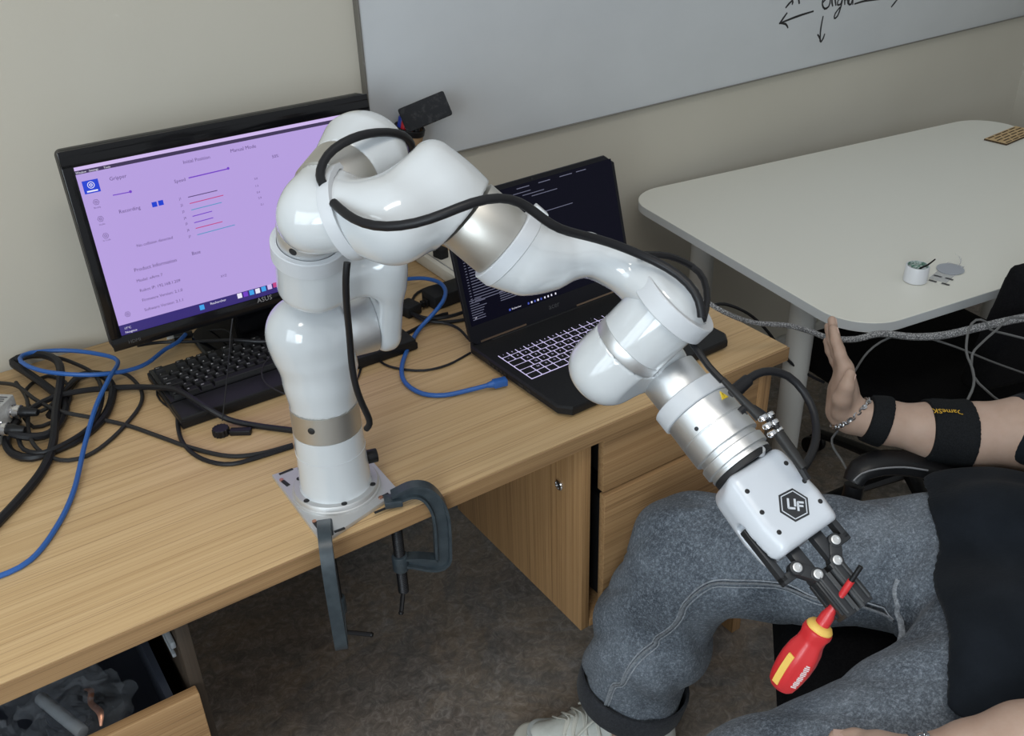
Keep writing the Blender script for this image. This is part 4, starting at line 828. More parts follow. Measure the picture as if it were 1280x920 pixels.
for yy, row in rowsK:
    x = kx
    for tx_, w in row:
        if tx_ is not None:
            kw = w * U - .0012
            if kw not in km:
                v = []; 
                for z_, i_ in ((0, 0), (.0075, .0022), (.0083, .0030)):
                    v += [(sx * (kw / 2 - i_), sy * (.0089 - i_) + (.0006 if z_ else 0), z_) for sx, sy in ((-1, -1), (1, -1), (1, 1), (-1, 1))]
                t_ = obj('key', (np.array(v), [[0, 1, 5, 4], [1, 2, 6, 5], [2, 3, 7, 6], [3, 0, 4, 7], [4, 5, 9, 8], [5, 6, 10, 9], [6, 7, 11, 10], [7, 4, 8, 11], [8, 9, 10, 11], [3, 2, 1, 0]]), MAT['key'], sharp=20); km[kw] = t_.data; bpy.data.objects.remove(t_)
            k_ = obj('key', None, None, kb, me=km[kw]); k_.location = Vector((x + w * U / 2, yy, .0205)) - Vector(kb['base'])
            if tx_ and x < .20:
                tm = M(); add_text(tm, tx_, .0060 if len(tx_) == 1 else .0044, (x + .0042, yy - .0005, .0293), (1, 0, 0), (0, 1, 0))
                if tm.n: obj('key_legend', tm, MAT['legend'], k_).location = -k_.location
        x += w * U

# ------------------------------------------------------------------ cables and small things on the desk
def cable(name, label, pts, r, mat, group=None, n=8, cat='cable', **k):
    o = obj(name, M().tube(pts, r, n, **k), MAT[mat], loc=tuple(pts[0])); tag(o, label, cat, group); return o
cable('ethernet_cable', 'blue network cable coiled once over the black cables at the left of the desk', [(-0.0319,0.6059,0.0120),(-0.0545,0.5838,0.0120),(-0.0828,0.5709,0.0120),(-0.1246,0.5399,0.0120),(-0.1623,0.5239,0.0180),(-0.2109,0.5102,0.0340),(-0.2528,0.5252,0.0420),(-0.2909,0.5630,0.0440),(-0.3127,0.6109,0.0420),(-0.3161,0.6458,0.0400),(-0.2959,0.6644,0.0360),(-0.2422,0.6480,0.0300),(-0.1958,0.6071,0.0260),(-0.1699,0.5593,0.0240),(-0.2016,0.4914,0.0300),(-0.2414,0.4243,0.0240),(-0.2830,0.3381,0.0120),(-0.3262,0.2311,0.0060),(-0.3675,0.1586,0.0045),(-0.4120,0.1078,0.0045),(-0.4585,0.0986,0.0045),(-0.5099,0.1113,0.0045)], .0040, 'cable_blue')
cable('thick_cable', 'thick black cable running from the left front edge up into the coil', [(-0.4804,0.1726,0.0080),(-0.4358,0.2163,0.0080),(-0.3952,0.2594,0.0080),(-0.3538,0.3125,0.0080),(-0.3254,0.3694,0.0120),(-0.2985,0.4622,0.0200),(-0.2682,0.5545,0.0300),(-0.2627,0.6156,0.0320),(-0.2878,0.6640,0.0300),(-0.3277,0.6700,0.0260),(-0.3138,0.6187,0.0220),(-0.2921,0.5473,0.0160),(-0.2858,0.5092,0.0100),(-0.3104,0.4702,0.0075)], .0072, 'cable_black')
cable('thick_cable', 'thick black cable lying in one big loop right of the grey control box', [(-0.3746,0.4227,0.0260),(-0.3613,0.4087,0.0220),(-0.3421,0.4024,0.0160),(-0.3225,0.4064,0.0120),(-0.3029,0.4302,0.0100),(-0.2826,0.4754,0.0100),(-0.2758,0.5196,0.0090),(-0.2363,0.5735,0.0090),(-0.2054,0.5553,0.0100),(-0.1975,0.5106,0.0090),(-0.2088,0.4631,0.0075),(-0.2395,0.4056,0.0075),(-0.2843,0.3692,0.0075),(-0.3237,0.3596,0.0075),(-0.3601,0.3595,0.0075),(-0.3815,0.3859,0.0075),(-0.3865,0.4251,0.0075),(-0.3757,0.4550,0.0100),(-0.3582,0.4712,0.0180)], .0070, 'cable_black')
cable('power_cable', 'black power cable from the coil across the keyboard corner to the robot base', [(-0.3612,0.4974,0.0260),(-0.3487,0.4701,0.0260),(-0.3257,0.4871,0.0240),(-0.2947,0.5021,0.0220),(-0.2506,0.5026,0.0180),(-0.2002,0.4939,0.0100),(-0.1492,0.4473,0.0160),(-0.1164,0.3742,0.0340),(-0.0981,0.3049,0.0340),(-0.0692,0.2710,0.0120),(-0.0356,0.2347,0.0055),(0.0082,0.1849,0.0055)], .0052, 'cable_black')
cable('signal_cable', 'thin dark cable from the left coil to the robot base, the middle one', [(-0.3711,0.6571,0.0040),(-0.3392,0.5797,0.0240),(-0.3203,0.5078,0.0240),(-0.2939,0.4564,0.0180),(-0.2478,0.4138,0.0080),(-0.2088,0.3656,0.0040),(-0.1751,0.3004,0.0040),(-0.1426,0.2376,0.0040),(-0.1031,0.1816,0.0040),(-0.0594,0.1574,0.0040),(-0.0074,0.1488,0.0040)], .0036, 'cable_dark')
cable('signal_cable', 'thin dark cable from the keyboard corner looping low to the robot base', [(-0.1165,0.3658,0.0060),(-0.1336,0.3395,0.0040),(-0.1487,0.2753,0.0040),(-0.1469,0.2245,0.0040),(-0.1320,0.1845,0.0040),(-0.1055,0.1572,0.0040),(-0.0626,0.1492,0.0040),(-0.0092,0.1447,0.0040)], .0036, 'cable_black')
cable('thin_cable', 'thin black cable forming the widest loop of the left coil', [(-0.3368,0.5992,0.0200),(-0.3326,0.5208,0.0220),(-0.3502,0.4182,0.0200),(-0.3473,0.3692,0.0120),(-0.3248,0.3281,0.0060),(-0.2875,0.3165,0.0045),(-0.2409,0.3424,0.0045),(-0.1862,0.3988,0.0045),(-0.1625,0.4440,0.0045),(-0.1586,0.4973,0.0045),(-0.1719,0.5372,0.0100),(-0.2136,0.5409,0.0200),(-0.2477,0.5379,0.0240),(-0.2767,0.5149,0.0200),(-0.3083,0.4794,0.0180),(-0.3281,0.4856,0.0160),(-0.3340,0.5247,0.0140)], .0034, 'cable_dark')
cable('thin_cable', 'thin black cable entering from the left edge of the picture above the box', [(-0.3706,0.7233,0.0160),(-0.3318,0.7087,0.0160),(-0.2939,0.6876,0.0160),(-0.2579,0.6569,0.0160),(-0.2332,0.6094,0.0160),(-0.2151,0.5502,0.0160),(-0.2188,0.4797,0.0160),(-0.2399,0.4171,0.0160),(-0.2674,0.3784,0.0160),(-0.3036,0.3573,0.0160),(-0.3417,0.3501,0.0160),(-0.3665,0.3765,0.0160),(-0.3674,0.4239,0.0160)], .0036, 'cable_black')
cable('thin_cable', 'short black lead crossing under the thick cable beside the box', [(-0.3316,0.5559,0.0200),(-0.3094,0.6090,0.0050),(-0.2832,0.6168,0.0050),(-0.2622,0.5736,0.0050),(-0.2659,0.5201,0.0050),(-0.2871,0.4728,0.0050),(-0.3122,0.4522,0.0050),(-0.3397,0.4548,0.0050),(-0.3475,0.4833,0.0120)], .0034, 'cable_dark')
cable('keyboard_lead', 'thin black lead hanging in a loop off the keyboard front left corner', [(-0.1141,0.3329,0.0030),(-0.1322,0.3707,0.0030),(-0.1408,0.4148,0.0030),(-0.1359,0.4499,0.0030),(-0.1177,0.4630,0.0030),(-0.1123,0.3949,0.0220)], .0018, 'cable_black')
cable('mouse_lead', 'thin black wire crossing the keyboard down to the ribbed black clip', [(-0.0104,0.3376,0.1538),(-0.0227,0.3278,0.1289),(-0.0332,0.3132,0.1086),(-0.0616,0.2637,0.0816),(-0.0905,0.2212,0.0445)], .0011, 'cable_black')
cable('desk_wire', 'thin dark wire looping over the right part of the keyboard', [(0.0694,0.3932,0.0360),(0.0411,0.3720,0.0360),(0.0207,0.3394,0.0360),(0.0134,0.2990,0.0360),(0.0222,0.2606,0.0360),(0.0313,0.2414,0.0360)], .0014, 'cable_dark')
cable('monitor_cable', 'black cable lying behind the keyboard under the monitor edge', [(-0.1227,0.6023,0.0200),(-0.0810,0.6083,0.0100),(-0.0241,0.5692,0.0100),(0.0208,0.4851,0.0360),(0.0664,0.4432,0.0360),(0.0986,0.4377,0.0360)], .0034, 'cable_black')
cl = thing('cable_clip', 'small black plastic clip with a ribbed round head lying before the keyboard', 'clip', tuple([(-0.0834,0.2568,0.0000)][0]))
ca_, cb_ = map(np.array, [(-0.0889,0.2523,0.0080),(-0.0453,0.2229,0.0080)]); dd = nrm(cb_ - ca_)
m = M(); nn = 14
pr = [(.0125 * (1 + (.13 if j % 2 else 0)) * math.cos(2 * math.pi * j / 28), .0125 * (1 + (.13 if j % 2 else 0)) * math.sin(2 * math.pi * j / 28)) for j in range(28)]
obj('ribbed_head', M().prism(pr, .0003, .013, I3, (ca_[0], ca_[1], 0), inset=.001), MAT['black'], cl)
obj('flat_tail', M().box((ca_ + cb_) / 2 * V3(1, 1, 0) + V3(0, 0, .005) + dd * .006, (.0175, .0065, .0045), np.stack([dd, np.cross((0, 0, 1), dd), V3(0, 0, 1)]), b=.0015), MAT['black'], cl)
us = thing('usb_plug', 'usb plug on a thin black lead below the monitor bezel', 'plug', tuple([(-0.0515,0.6358,0.0000)][0]))
ua, ub_ = map(np.array, [(-0.0634,0.6234,0.0060),(-0.0169,0.6122,0.0060)]); ud = nrm(ub_ - ua); UR = np.stack([ud, np.cross((0, 0, 1), ud), V3(0, 0, 1)])
obj('metal_tip', M().box(ua + ud * .006, (.0065, .0060, .0023), UR, b=.0006), MAT['silver'], us); obj('grip', M().box(ua + ud * .030, (.0175, .0075, .0042), UR, b=.0015), MAT['black'], us)
obj('lead', M().tube([(-0.0169,0.6122,0.0060),(0.0111,0.5934,0.0120),(0.0259,0.5450,0.0300),(0.0253,0.4963,0.0380),(0.0018,0.4354,0.0400)], .0014, 6), MAT['cable_black'], us)

# grey control box with two round connectors at the left edge
ba, bb_ = map(np.array, [(-0.3503,0.4889,0.0580),(-0.4088,0.4209,0.0580)]); bd = nrm(bb_ - ba); bo_ = np.cross(bd, (0, 0, 1)); bo_ = bo_ if bo_[0] > 0 or bo_[1] < 0 else -bo_
if bo_ @ (np.array((-0.40995, -1.12062, 0.9021)) - ba) < 0: bo_ = -bo_
gb = thing('control_box', 'grey metal control box with two screwed round connectors at the left edge', 'control box', tuple(ba * V3(1, 1, 0)))
bl = .16; obj('housing', M().box(ba + bd * bl / 2 - bo_ * .06 - V3(0, 0, .029), (bl / 2, .06, .0285), np.stack([bd, -bo_, V3(0, 0, 1)]), b=.003), MAT['box_grey'], gb)
for k, (u_, z_) in enumerate(((.020, .036), (.062, .030))):
    p = V3(ba[0], ba[1], z_) + bd * u_; c = obj('connector', M().lathe(p, bo_, [(-.002, .0115), (.005, .0115), (.006, .0100), (.010, .0100), (.011, .0112), (.018, .0112), (.019, .0095), (.019, .007)], 24), MAT['chrome'], gb)
    obj('cable_boot', M().lathe(p, bo_, [(.018, .0088), (.024, .0090), (.030, .0088), (.034, .0072), (.046, .0064), (.048, .0050)], 20), MAT['black'], gb)
tx = M()
for i in range(4): tx.box(ba + bd * (.012 + .006 * i) - bo_ * .016 + V3(0, 0, .0003), (.0009, .012 - .002 * (i % 2), .0003), np.stack([bd, -bo_, V3(0, 0, 1)]))
obj('printed_label', tx, MAT['logo_dim'], gb)

# behind the robot: blue network cable, power bricks, raceway
ec_ = thing('laptop_network_cable', 'blue network cable curving from behind the robot into the laptop side', 'cable', tuple([(0.4332,0.5862,-0.0000)][0]))
obj('lead', M().tube([(0.3693,0.5894,0.0120),(0.4201,0.5597,0.0140),(0.4401,0.5074,0.0300),(0.4457,0.4535,0.0400),(0.4316,0.4040,0.0440),(0.4055,0.3728,0.0400),(0.3750,0.3624,0.0260),(0.3361,0.3526,0.0080),(0.2829,0.3007,0.0045),(0.2439,0.2475,0.0045),(0.2285,0.2015,0.0045),(0.2355,0.1571,0.0045),(0.2629,0.1303,0.0045),(0.3023,0.1153,0.0070),(0.3392,0.1035,0.0105)], .0042, 10), MAT['cable_blue'], ec_)
pa, pb = map(np.array, [(0.3387,0.1028,0.0110),(0.3705,0.0955,0.0110)]); pdn = nrm(pb - pa)
obj('plug', M().lathe(pa, pdn, [(-.004, .0045), (.006, .0068), (.008, .0070)], 12).box(pa + pdn * .019, (.0125, .0075, .0062), np.stack([pdn, np.cross((0, 0, 1), pdn), V3(0, 0, 1)]), b=.0015), MAT['cable_blue'], ec_)
ra = thing('raceway', 'cream plastic power strip lying behind the laptop lid', 'power strip', tuple([(0.5023,0.6037,0.0000)][0]))
qa, qb = map(np.array, [(0.4968,0.6766,0.0000),(0.4965,0.4892,0.0000)]); qd = nrm(qb - qa); qn = np.cross((0, 0, 1), qd); qn = qn if qn[0] > 0 else -qn
RR = np.stack([qd, np.cross((0, 0, 1), qd), V3(0, 0, 1)]); ql = np.linalg.norm(qb - qa)
obj('housing', M().box((qa + qb) / 2 + qn * .030 + V3(0, 0, .0145) + qd * .02, (ql / 2 + .03, .030, .0140), RR, b=.003), MAT['raceway'], ra)
obj('cover_seam', M().box((qa + qb) / 2 + qn * .012 + V3(0, 0, .0288) + qd * .02, (ql / 2 + .025, .0012, .0006), RR), MAT['logo_grey'], ra)
def brick(name, label, px_c, px_e, w, h, cat='adapter'):
    a, b = np.array(px_c), np.array(px_e); d = nrm(b - a); L = np.linalg.norm(b - a)
    t = thing(name, label, cat, (a[0], a[1], 0)); Rb = np.stack([d, np.cross((0, 0, 1), d), V3(0, 0, 1)])
    obj('body', M().box((a + b) / 2 * V3(1, 1, 0) + V3(0, 0, h / 2 + .0004), (L / 2, w / 2, h / 2), Rb, b=.004), MAT['black_matt'], t); return t, a, b, d, Rb
t, a, b, d, Rb = brick('power_brick', 'black power brick behind the laptop corner with a ribbed cable exit', [(0.4105,0.4404,0.0000)][0], [(0.5081,0.4474,0.0000)][0], .052, .030)
m = M()
for i in range(4): m.box(a * V3(1, 1, 0) + V3(0, 0, .012) - d * (.006 + .008 * i), (.0026, .0075 - .001 * i, .0070 - .001 * i), Rb, b=.001)
m.tube([tuple(a * V3(1, 1, 0) + V3(0, 0, .012)), tuple(a * V3(1, 1, 0) + V3(0, 0, .012) - d * .05), tuple(a * V3(1, 1, 0) + V3(0, .01, .006) - d * .09)], .0042, 8)
obj('strain_relief', m, MAT['black'], t)
brick('plug_adapter', 'small black adapter just right of the robot shoulder', [(0.3478,0.4363,0.0000)][0], [(0.3830,0.4440,0.0000)][0], .040, .024)
brick('black_plug', 'black plug in the cream power strip', [(0.5135,0.5806,0.0300)][0], [(0.5357,0.5844,0.0300)][0], .03, .05, 'plug')
for lbl, pts_, r in (('thin black cable looping over the desk behind the power brick', [(0.5064,0.4857,0.0040),(0.4683,0.5101,0.0040),(0.4208,0.5041,0.0040),(0.3902,0.4728,0.0040),(0.3772,0.4291,0.0080)], .0030), ('black lead running from the adapter toward the laptop hinge', [(0.3638,0.4470,0.0120),(0.3660,0.4130,0.0040),(0.3795,0.3730,0.0060),(0.4126,0.3526,0.0040),(0.4484,0.3420,0.0040)], .0034),
      ('dark lead sagging from the power brick to the laptop back corner', [(0.3589,0.4249,0.0120),(0.3652,0.3787,0.0100),(0.3911,0.3555,0.0080),(0.4059,0.3203,0.0060),(0.3999,0.2697,0.0060)], .0028), ('thin brown lead looping before the shoulder to the laptop corner', [(0.2574,0.3608,0.0030),(0.2343,0.3258,0.0030),(0.2300,0.2892,0.0030),(0.2454,0.2565,0.0030),(0.2774,0.2255,0.0030),(0.3222,0.2165,0.0030),(0.3778,0.2289,0.0030)], .0022),
      ('short dark lead under the shoulder ring', [(0.2317,0.3500,0.0030),(0.1932,0.3061,0.0030),(0.1663,0.2710,0.0030),(0.1292,0.2458,0.0030)], .0022), ('black cable lying along the desk below the blue loop', [(0.2775,0.3666,0.0040),(0.3123,0.3639,0.0040),(0.3527,0.3734,0.0040),(0.3977,0.3890,0.0040),(0.4236,0.3862,0.0040)], .0036), ('thick dark lead tangled beside the power brick', [(0.3611,0.4194,0.0100),(0.3764,0.3826,0.0100),(0.4111,0.3646,0.0100),(0.4580,0.3628,0.0100)], .0036)):
    cable('loose_cable', lbl, pts_, r, 'cable_black', n=6)

# pen pot fixed to the whiteboard with markers and a felt eraser
pc_ = np.array([(0.5093,0.6480,0.2987)][0]); pax = nrm((.20, -.16, 1.0))
pp = thing('pen_pot', 'brown card pen pot with black rim fixed at the whiteboard corner', 'pen pot', tuple(pc_ - pax * .09))
obj('tube', M().lathe(pc_ - pax * .092, pax, [(0, .030), (.092, .031), (.092, .0285), (.004, .0280), (.004, 0)], 32), MAT['card'], pp)
obj('rim', M().ring(pc_, pax, -.010, .003, .0285, .0325, 32, .001), MAT['black'], pp)
obj('bracket', M().box(pc_ - pax * .05 + V3(-.012, .034, 0), (.012, .012, .025)), MAT['card'], pp)
PB = basis(pax, (0, -1, 0))
for lbl, cap, (u_, v_), ln in (('blue-capped whiteboard marker in the brown pen pot', 'blue_cap', (-.016, .014), .016), ('red-capped whiteboard marker next to the blue one in the pen pot', 'red_cap', (-.010, .004), .012), ('red-capped marker nearest the front rim of the pen pot', 'red_cap', (.001, -.012), .004), ('black-capped marker at the right rim of the pen pot', 'black', (.016, -.008), .010)):
    pass
view = nrm(np.array((-0.40995, -1.12062, 0.9021)) - pc_); s_r = nrm(V3(.828, -.56, -.029) - pax * (V3(.828, -.56, -.029) @ pax)); s_f = np.cross(pax, s_r); s_f = s_f if s_f @ view > 0 else -s_f
for lbl, cap, u_, v_, ln in (('blue-capped whiteboard marker in the brown pen pot', 'blue_cap', -.0195, -.002, .020), ('red-capped whiteboard marker next to the blue one in the pen pot', 'red_cap', -.0115, .010, .016), ('red-capped marker nearest the front rim of the pen pot', 'red_cap', .0015, .0195, .008), ('black-capped marker at the right rim of the pen pot', 'black', .0150, .0120, .014)):
    b0 = pc_ + s_r * u_ + s_f * v_ - pax * .080; mk = thing('marker', lbl, 'marker', tuple(b0), 'markers in the pen pot')
    obj('barrel', M().cyl(b0, b0 + pax * .060, .0062, 16), MAT['matt_white'], mk)
    obj('cap', M().lathe(b0, pax, [(.058, .0066), (.080 + ln - .002, .0066), (.080 + ln, .0058), (.080 + ln, .0042), (.080 + ln - .006, .0038), (.080 + ln - .006, 0)], 18), MAT[cap], mk)
ea, eb = map(np.array, [(0.5032,0.6400,0.3201),(0.5693,0.6400,0.3441)]); eb = eb + V3(.0, -.03, .0); ed_ = nrm(eb - ea); en = nrm(view - ed_ * (view @ ed_)); 
er = thing('felt_eraser', 'worn black felt whiteboard eraser stuck in the pen pot', 'eraser', tuple(ea))
ER_ = np.stack([ed_, np.cross(en, ed_), en]); eL = np.linalg.norm(eb - ea)
obj('felt', M().box((ea + eb) / 2, (eL / 2 + .012, .0255, .0130), ER_, b=.004), MAT['felt'], er)
obj('back_strip', M().box((ea + eb) / 2 - en * .0135 + ed_ * .001, (eL / 2 + .009, .0235, .0035), ER_, b=.0015), MAT['black'], er)

# things in the open drawer
bgs = [((-.42, .02, -.215), (.075, .085, .055), 'crumpled clear plastic bag filling the front right of the open drawer'), ((-.53, -.01, -.205), (.060, .070, .060), 'crumpled clear plastic bag at the left of the open drawer'), ((-.47, .14, -.222), (.068, .070, .038), 'dim clear bag further back in the open drawer')]
for (c, h, lbl) in bgs:
    rs = np.random.RandomState(int(abs(c[0]) * 1000)); k3 = rs.normal(size=(7, 3)) * 46; ph3 = rs.uniform(0, 6, 7)
    def fb_(P, c=c, h=h, k3=k3, ph3=ph3):
        d = el(P, c, I3, h)
        for k, p in zip(k3, ph3): d = d + .0085 * np.abs(np.sin(P @ k.astype(np.float32) + p)) - .004
        return d
    o = obj('plastic_bag', solid(fb_, np.array(c) - h - np.array((.03,) * 3), np.array(c) + h + np.array((.03,) * 3), .008, 1), MAT['bag'], loc=c, sharp=12); tag(o, lbl, 'bag', 'plastic bags in the drawer')
def dth(name, lbl, cat, m, mat, loc): tag(obj(name, m, MAT[mat], loc=loc), lbl, cat)
dth('plastic_tube', 'milky plastic tube in the drawer bag', 'tube', M().cyl([(-0.4615,0.0673,-0.2000),(-0.4252,-0.0325,-0.2000)][0], [(-0.4615,0.0673,-0.2000),(-0.4252,-0.0325,-0.2000)][1], .009, 18, bev=.002), 'tube_white', (-.45, 0, -.23))
dth('copper_strip', 'crumpled copper foil strip in the drawer bag', 'foil', M().tube([(-.405, .035, -.19), (-.398, .018, -.182), (-.404, .0, -.186), (-.397, -.02, -.190), (-.402, -.035, -.20)], [.002, .0045, .004, .005, .002], 6, True, .006, .35), 'copper', (-.40, 0, -.19))
dth('dark_spool', 'dark round spool in the drawer bag', 'spool', M().lathe((-.44, .055, -.262), (.2, -.2, 1), [(0, .030), (.006, .030), (.007, .018), (.026, .018), (.027, .030), (.033, .030)], 28), 'bag_dark', (-.44, .055, -.262))
dth('olive_part', 'olive green part lying low in the open drawer', 'part', M().box((-.475, -.045, -.262), (.022, .016, .014), b=.004), 'olive', (-.475, -.045, -.262))
# ------------------------------------------------------------------ white table
ta = [np.array(q) for q in ([(1.1484,0.6352,-0.0000),(1.0480,-0.1281,0.0000),(1.4176,-0.1842,0.0000),(2.3100,0.5583,0.0000)])]
tex = nrm((2.273 - 1.196, .546 - .640, 0)); tex = nrm((.991, -.131, 0)); tey = np.cross((0, 0, 1), tex)
tR = np.stack([tex, tey, V3(0, 0, 1)]); t0 = V3(1.005, -.142, 0)          # near-left corner of the table top
TW, TD = 1.27, .83
wt_ = thing('table', 'white rounded-corner table with round grey legs on the right', 'table', tuple(t0 + tex * TW / 2 + tey * TD / 2 + V3(0, 0, FLOOR)))
out = [(q[0] + TW / 2, q[1] + TD / 2) for q in rrect(TW / 2, TD / 2, .105, 12)]
obj('tabletop', M().prism(out, -.0215, .0, tR, t0, inset=.001), MAT['table_white'], wt_, 30)
n_ = len(out); cx_, cy_ = TW / 2, TD / 2
eb_ = M().prism([(cx_ + (x - cx_) * 1.0004, cy_ + (y - cy_) * 1.0006) for x, y in out], -.0205, -.0010, tR, t0); obj('edge_band', eb_, MAT['table_edge'], wt_, 30)
for x, y in ((.067, .218), (.080, .590), (TW - .075, .218), (TW - .075, .59)):
    p = t0 + tex * x + tey * y; q = p + V3(0, 0, FLOOR + .004)
    obj('leg', M().lathe(q, (0, 0, 1), [(-.003, .022), (.0, .026), (.02, .028), (-FLOOR - .034, .0285), (-FLOOR - .030, .045), (-FLOOR - .026, .045)], 32), MAT['leg_grey'], wt_)
obj('under_frame', M().box(t0 + tex * TW / 2 + tey * .13 - V3(0, 0, .036), (TW / 2 - .13, .018, .014), tR).box(t0 + tex * TW / 2 + tey * (TD - .11) - V3(0, 0, .036), (TW / 2 - .13, .018, .014), tR), MAT['leg_grey'], wt_)
# things on the table
jc = np.array([(1.2710,-0.0669,-0.0000)][0])
ja = thing('jar', 'small white open jar with green and white contents on the white table', 'jar', tuple(jc))
obj('body', M().lathe(jc, (0, 0, 1), [(.0004, .0215), (.002, .0235), (.034, .0235), (.0355, .0225), (.0355, .0198), (.028, .0195), (.028, 0)], 36), MAT['jar_white'], ja)
obj('inner_rim', M().lathe(jc, (0, 0, 1), [(.0285, .0192), (.0352, .0196), (.0358, .0206), (.0352, .0210), (.030, .0200), (.0285, .0192)], 36), MAT['jar_green'], ja)
rs = np.random.RandomState(4); m = M()
for i in range(10):
    a = rs.uniform(0, 6.3); r = rs.uniform(0, .013); m.box(jc + V3(r * math.cos(a), r * math.sin(a), .0285 + rs.uniform(0, .003)), (.005, .0035, .0022), basis((rs.normal(), rs.normal(), 2)), b=.001)
obj('contents', m, MAT['jar_green'], ja)['kind'] = 'stuff'
ka, kb2 = np.array([(1.2627,-0.0796,0.0360)][0]), np.array([(1.2692,-0.1026,0.0620)][0])
tag(obj('stick', M().tube([ka - (kb2 - ka) * .35 - V3(0, 0, .004), ka, (ka + kb2) / 2 - V3(0, 0, .003), kb2], [.0022, .0022, .0020, .0016], 6, True, .008), MAT['clamp_screw'], loc=tuple(ka)), 'thin black twisted stick leaning out of the small white jar', 'stick')
fs_ = np.array([(1.2936,-0.0817,0.0008),(1.3025,-0.1166,0.0008),(1.3994,-0.0903,0.0008),(1.4236,-0.0429,0.0008)]); fc = fs_.mean(0)
sh = thing('sticker_sheet', 'clear film sheet with four printed labels beside the white jar', 'sticker sheet', (fc[0], fc[1], 0))
d1 = nrm(fs_[1] - fs_[0]); d2 = nrm(fs_[3] - fs_[0])
obj('film', M().box(fc, (np.linalg.norm(fs_[1] - fs_[0]) / 2, np.linalg.norm(fs_[2] - fs_[1]) / 2, .0004), np.stack([d1, np.cross((0, 0, 1), d1), V3(0, 0, 1)])), MAT['clear'], sh)
for q in ([(1.3238,-0.0826,0.0014),(1.3310,-0.1048,0.0014),(1.2969,-0.0905,0.0014),(1.3045,-0.1151,0.0014)]): obj('printed_label', M().box(q, (.008, .0026, .0002), np.stack([d1, np.cross((0, 0, 1), d1), V3(0, 0, 1)])).box(np.array(q) + d1 * .002 + V3(0, .004, 0), (.004, .0010, .0002), np.stack([d1, np.cross((0, 0, 1), d1), V3(0, 0, 1)])), MAT['logo_dim'], sh)
gdc = np.array([(1.3722,-0.0785,0.0024)][0]); tag(obj('film_disc', M().cyl(gdc - V3(0, 0, .0010), gdc, .0275, 36), MAT['grey_disc'], loc=tuple(gdc)), 'round grey film disc lying on the clear sticker sheet', 'disc')
tag(obj('film_strip', M().tube([(1.3921,-0.0833,0.0040),(1.3929,-0.0860,0.0140),(1.3960,-0.0802,0.0220),(1.4076,-0.0631,0.0200)], .0036, 6, True, .006, .12), MAT['clear'], loc=tuple(gdc + V3(.02, .02, .002))), 'curled clear film strip standing up behind the grey disc', 'film')
cb0 = np.array([(2.2105,0.3355,0.0020),(2.1959,0.3751,0.0020),(2.3048,0.3810,0.0020)]); 
pc0, pc1, pc2_ = map(np.array, ([(2.1827,0.3128,0.0020)][0], [(2.1943,0.3765,0.0020)][0], [(2.2958,0.3214,0.0020)][0]))
pd1 = nrm(pc2_ - pc0); pd2 = np.cross((0, 0, 1), pd1); pw = np.linalg.norm(pc1 - pc0)
wp = thing('wooden_comb_plate', 'laser-cut plywood plate with slots at the back right of the white table', 'plywood plate', tuple(pc0 * V3(1, 1, 0)))
PRr = np.stack([pd1, pd2, V3(0, 0, 1)])
obj('plate', M().box(pc0 + pd1 * .085 + pd2 * pw / 2 + V3(0, 0, .0005), (.085, pw / 2, .0020), PRr), MAT['ply'], wp)
for r_ in range(5):
    for c_ in range(4):
        obj('slot', M().box(pc0 + pd1 * (.024 + .038 * c_ + .012 * (r_ % 2)) + pd2 * pw * (r_ + .5) / 5 + V3(0, 0, .0026), (.0150, .0022, .0003), PRr), MAT['ply_burnt'], wp)
obj('burnt_edge', M().box(pc0 + pd1 * .085 - pd2 * .0006 + V3(0, 0, .0005), (.085, .0008, .0021), PRr).box(pc0 - pd1 * .0006 + pd2 * pw / 2 + V3(0, 0, .0005), (.0008, pw / 2, .0021), PRr), MAT['ply_burnt'], wp)

# ------------------------------------------------------------------ office chairs
def five_star(t, c, r, mat, top):
    for k in range(5):
        a = 2 * math.pi * k / 5 + .35; d = V3(math.cos(a), math.sin(a), 0)
        obj('base_arm', M().tube([c + V3(0, 0, .105), c + d * r * .5 + V3(0, 0, .090), c + d * r + V3(0, 0, .066)], [.024, .019, .015], 8, True, .03, .7), mat, t)
        w = c + d * r + V3(0, 0, .0265); s_ = np.cross(d, (0, 0, 1))
        cw = obj('castor', M().cyl(w - s_ * .022, w - s_ * .006, .0262, 20, bev=.003).cyl(w + s_ * .006, w + s_ * .022, .0262, 20, bev=.003), MAT['chair_plastic'], t)
        obj('castor_stem', M().cyl(w, w + V3(0, 0, .042), .008, 10), MAT['chrome'], t)
    obj('gas_column', M().cyl(c + V3(0, 0, .08), c + V3(0, 0, .24), .026, 20).cyl(c + V3(0, 0, .24), c + V3(0, 0, top), .015, 20), MAT['chrome'], t)
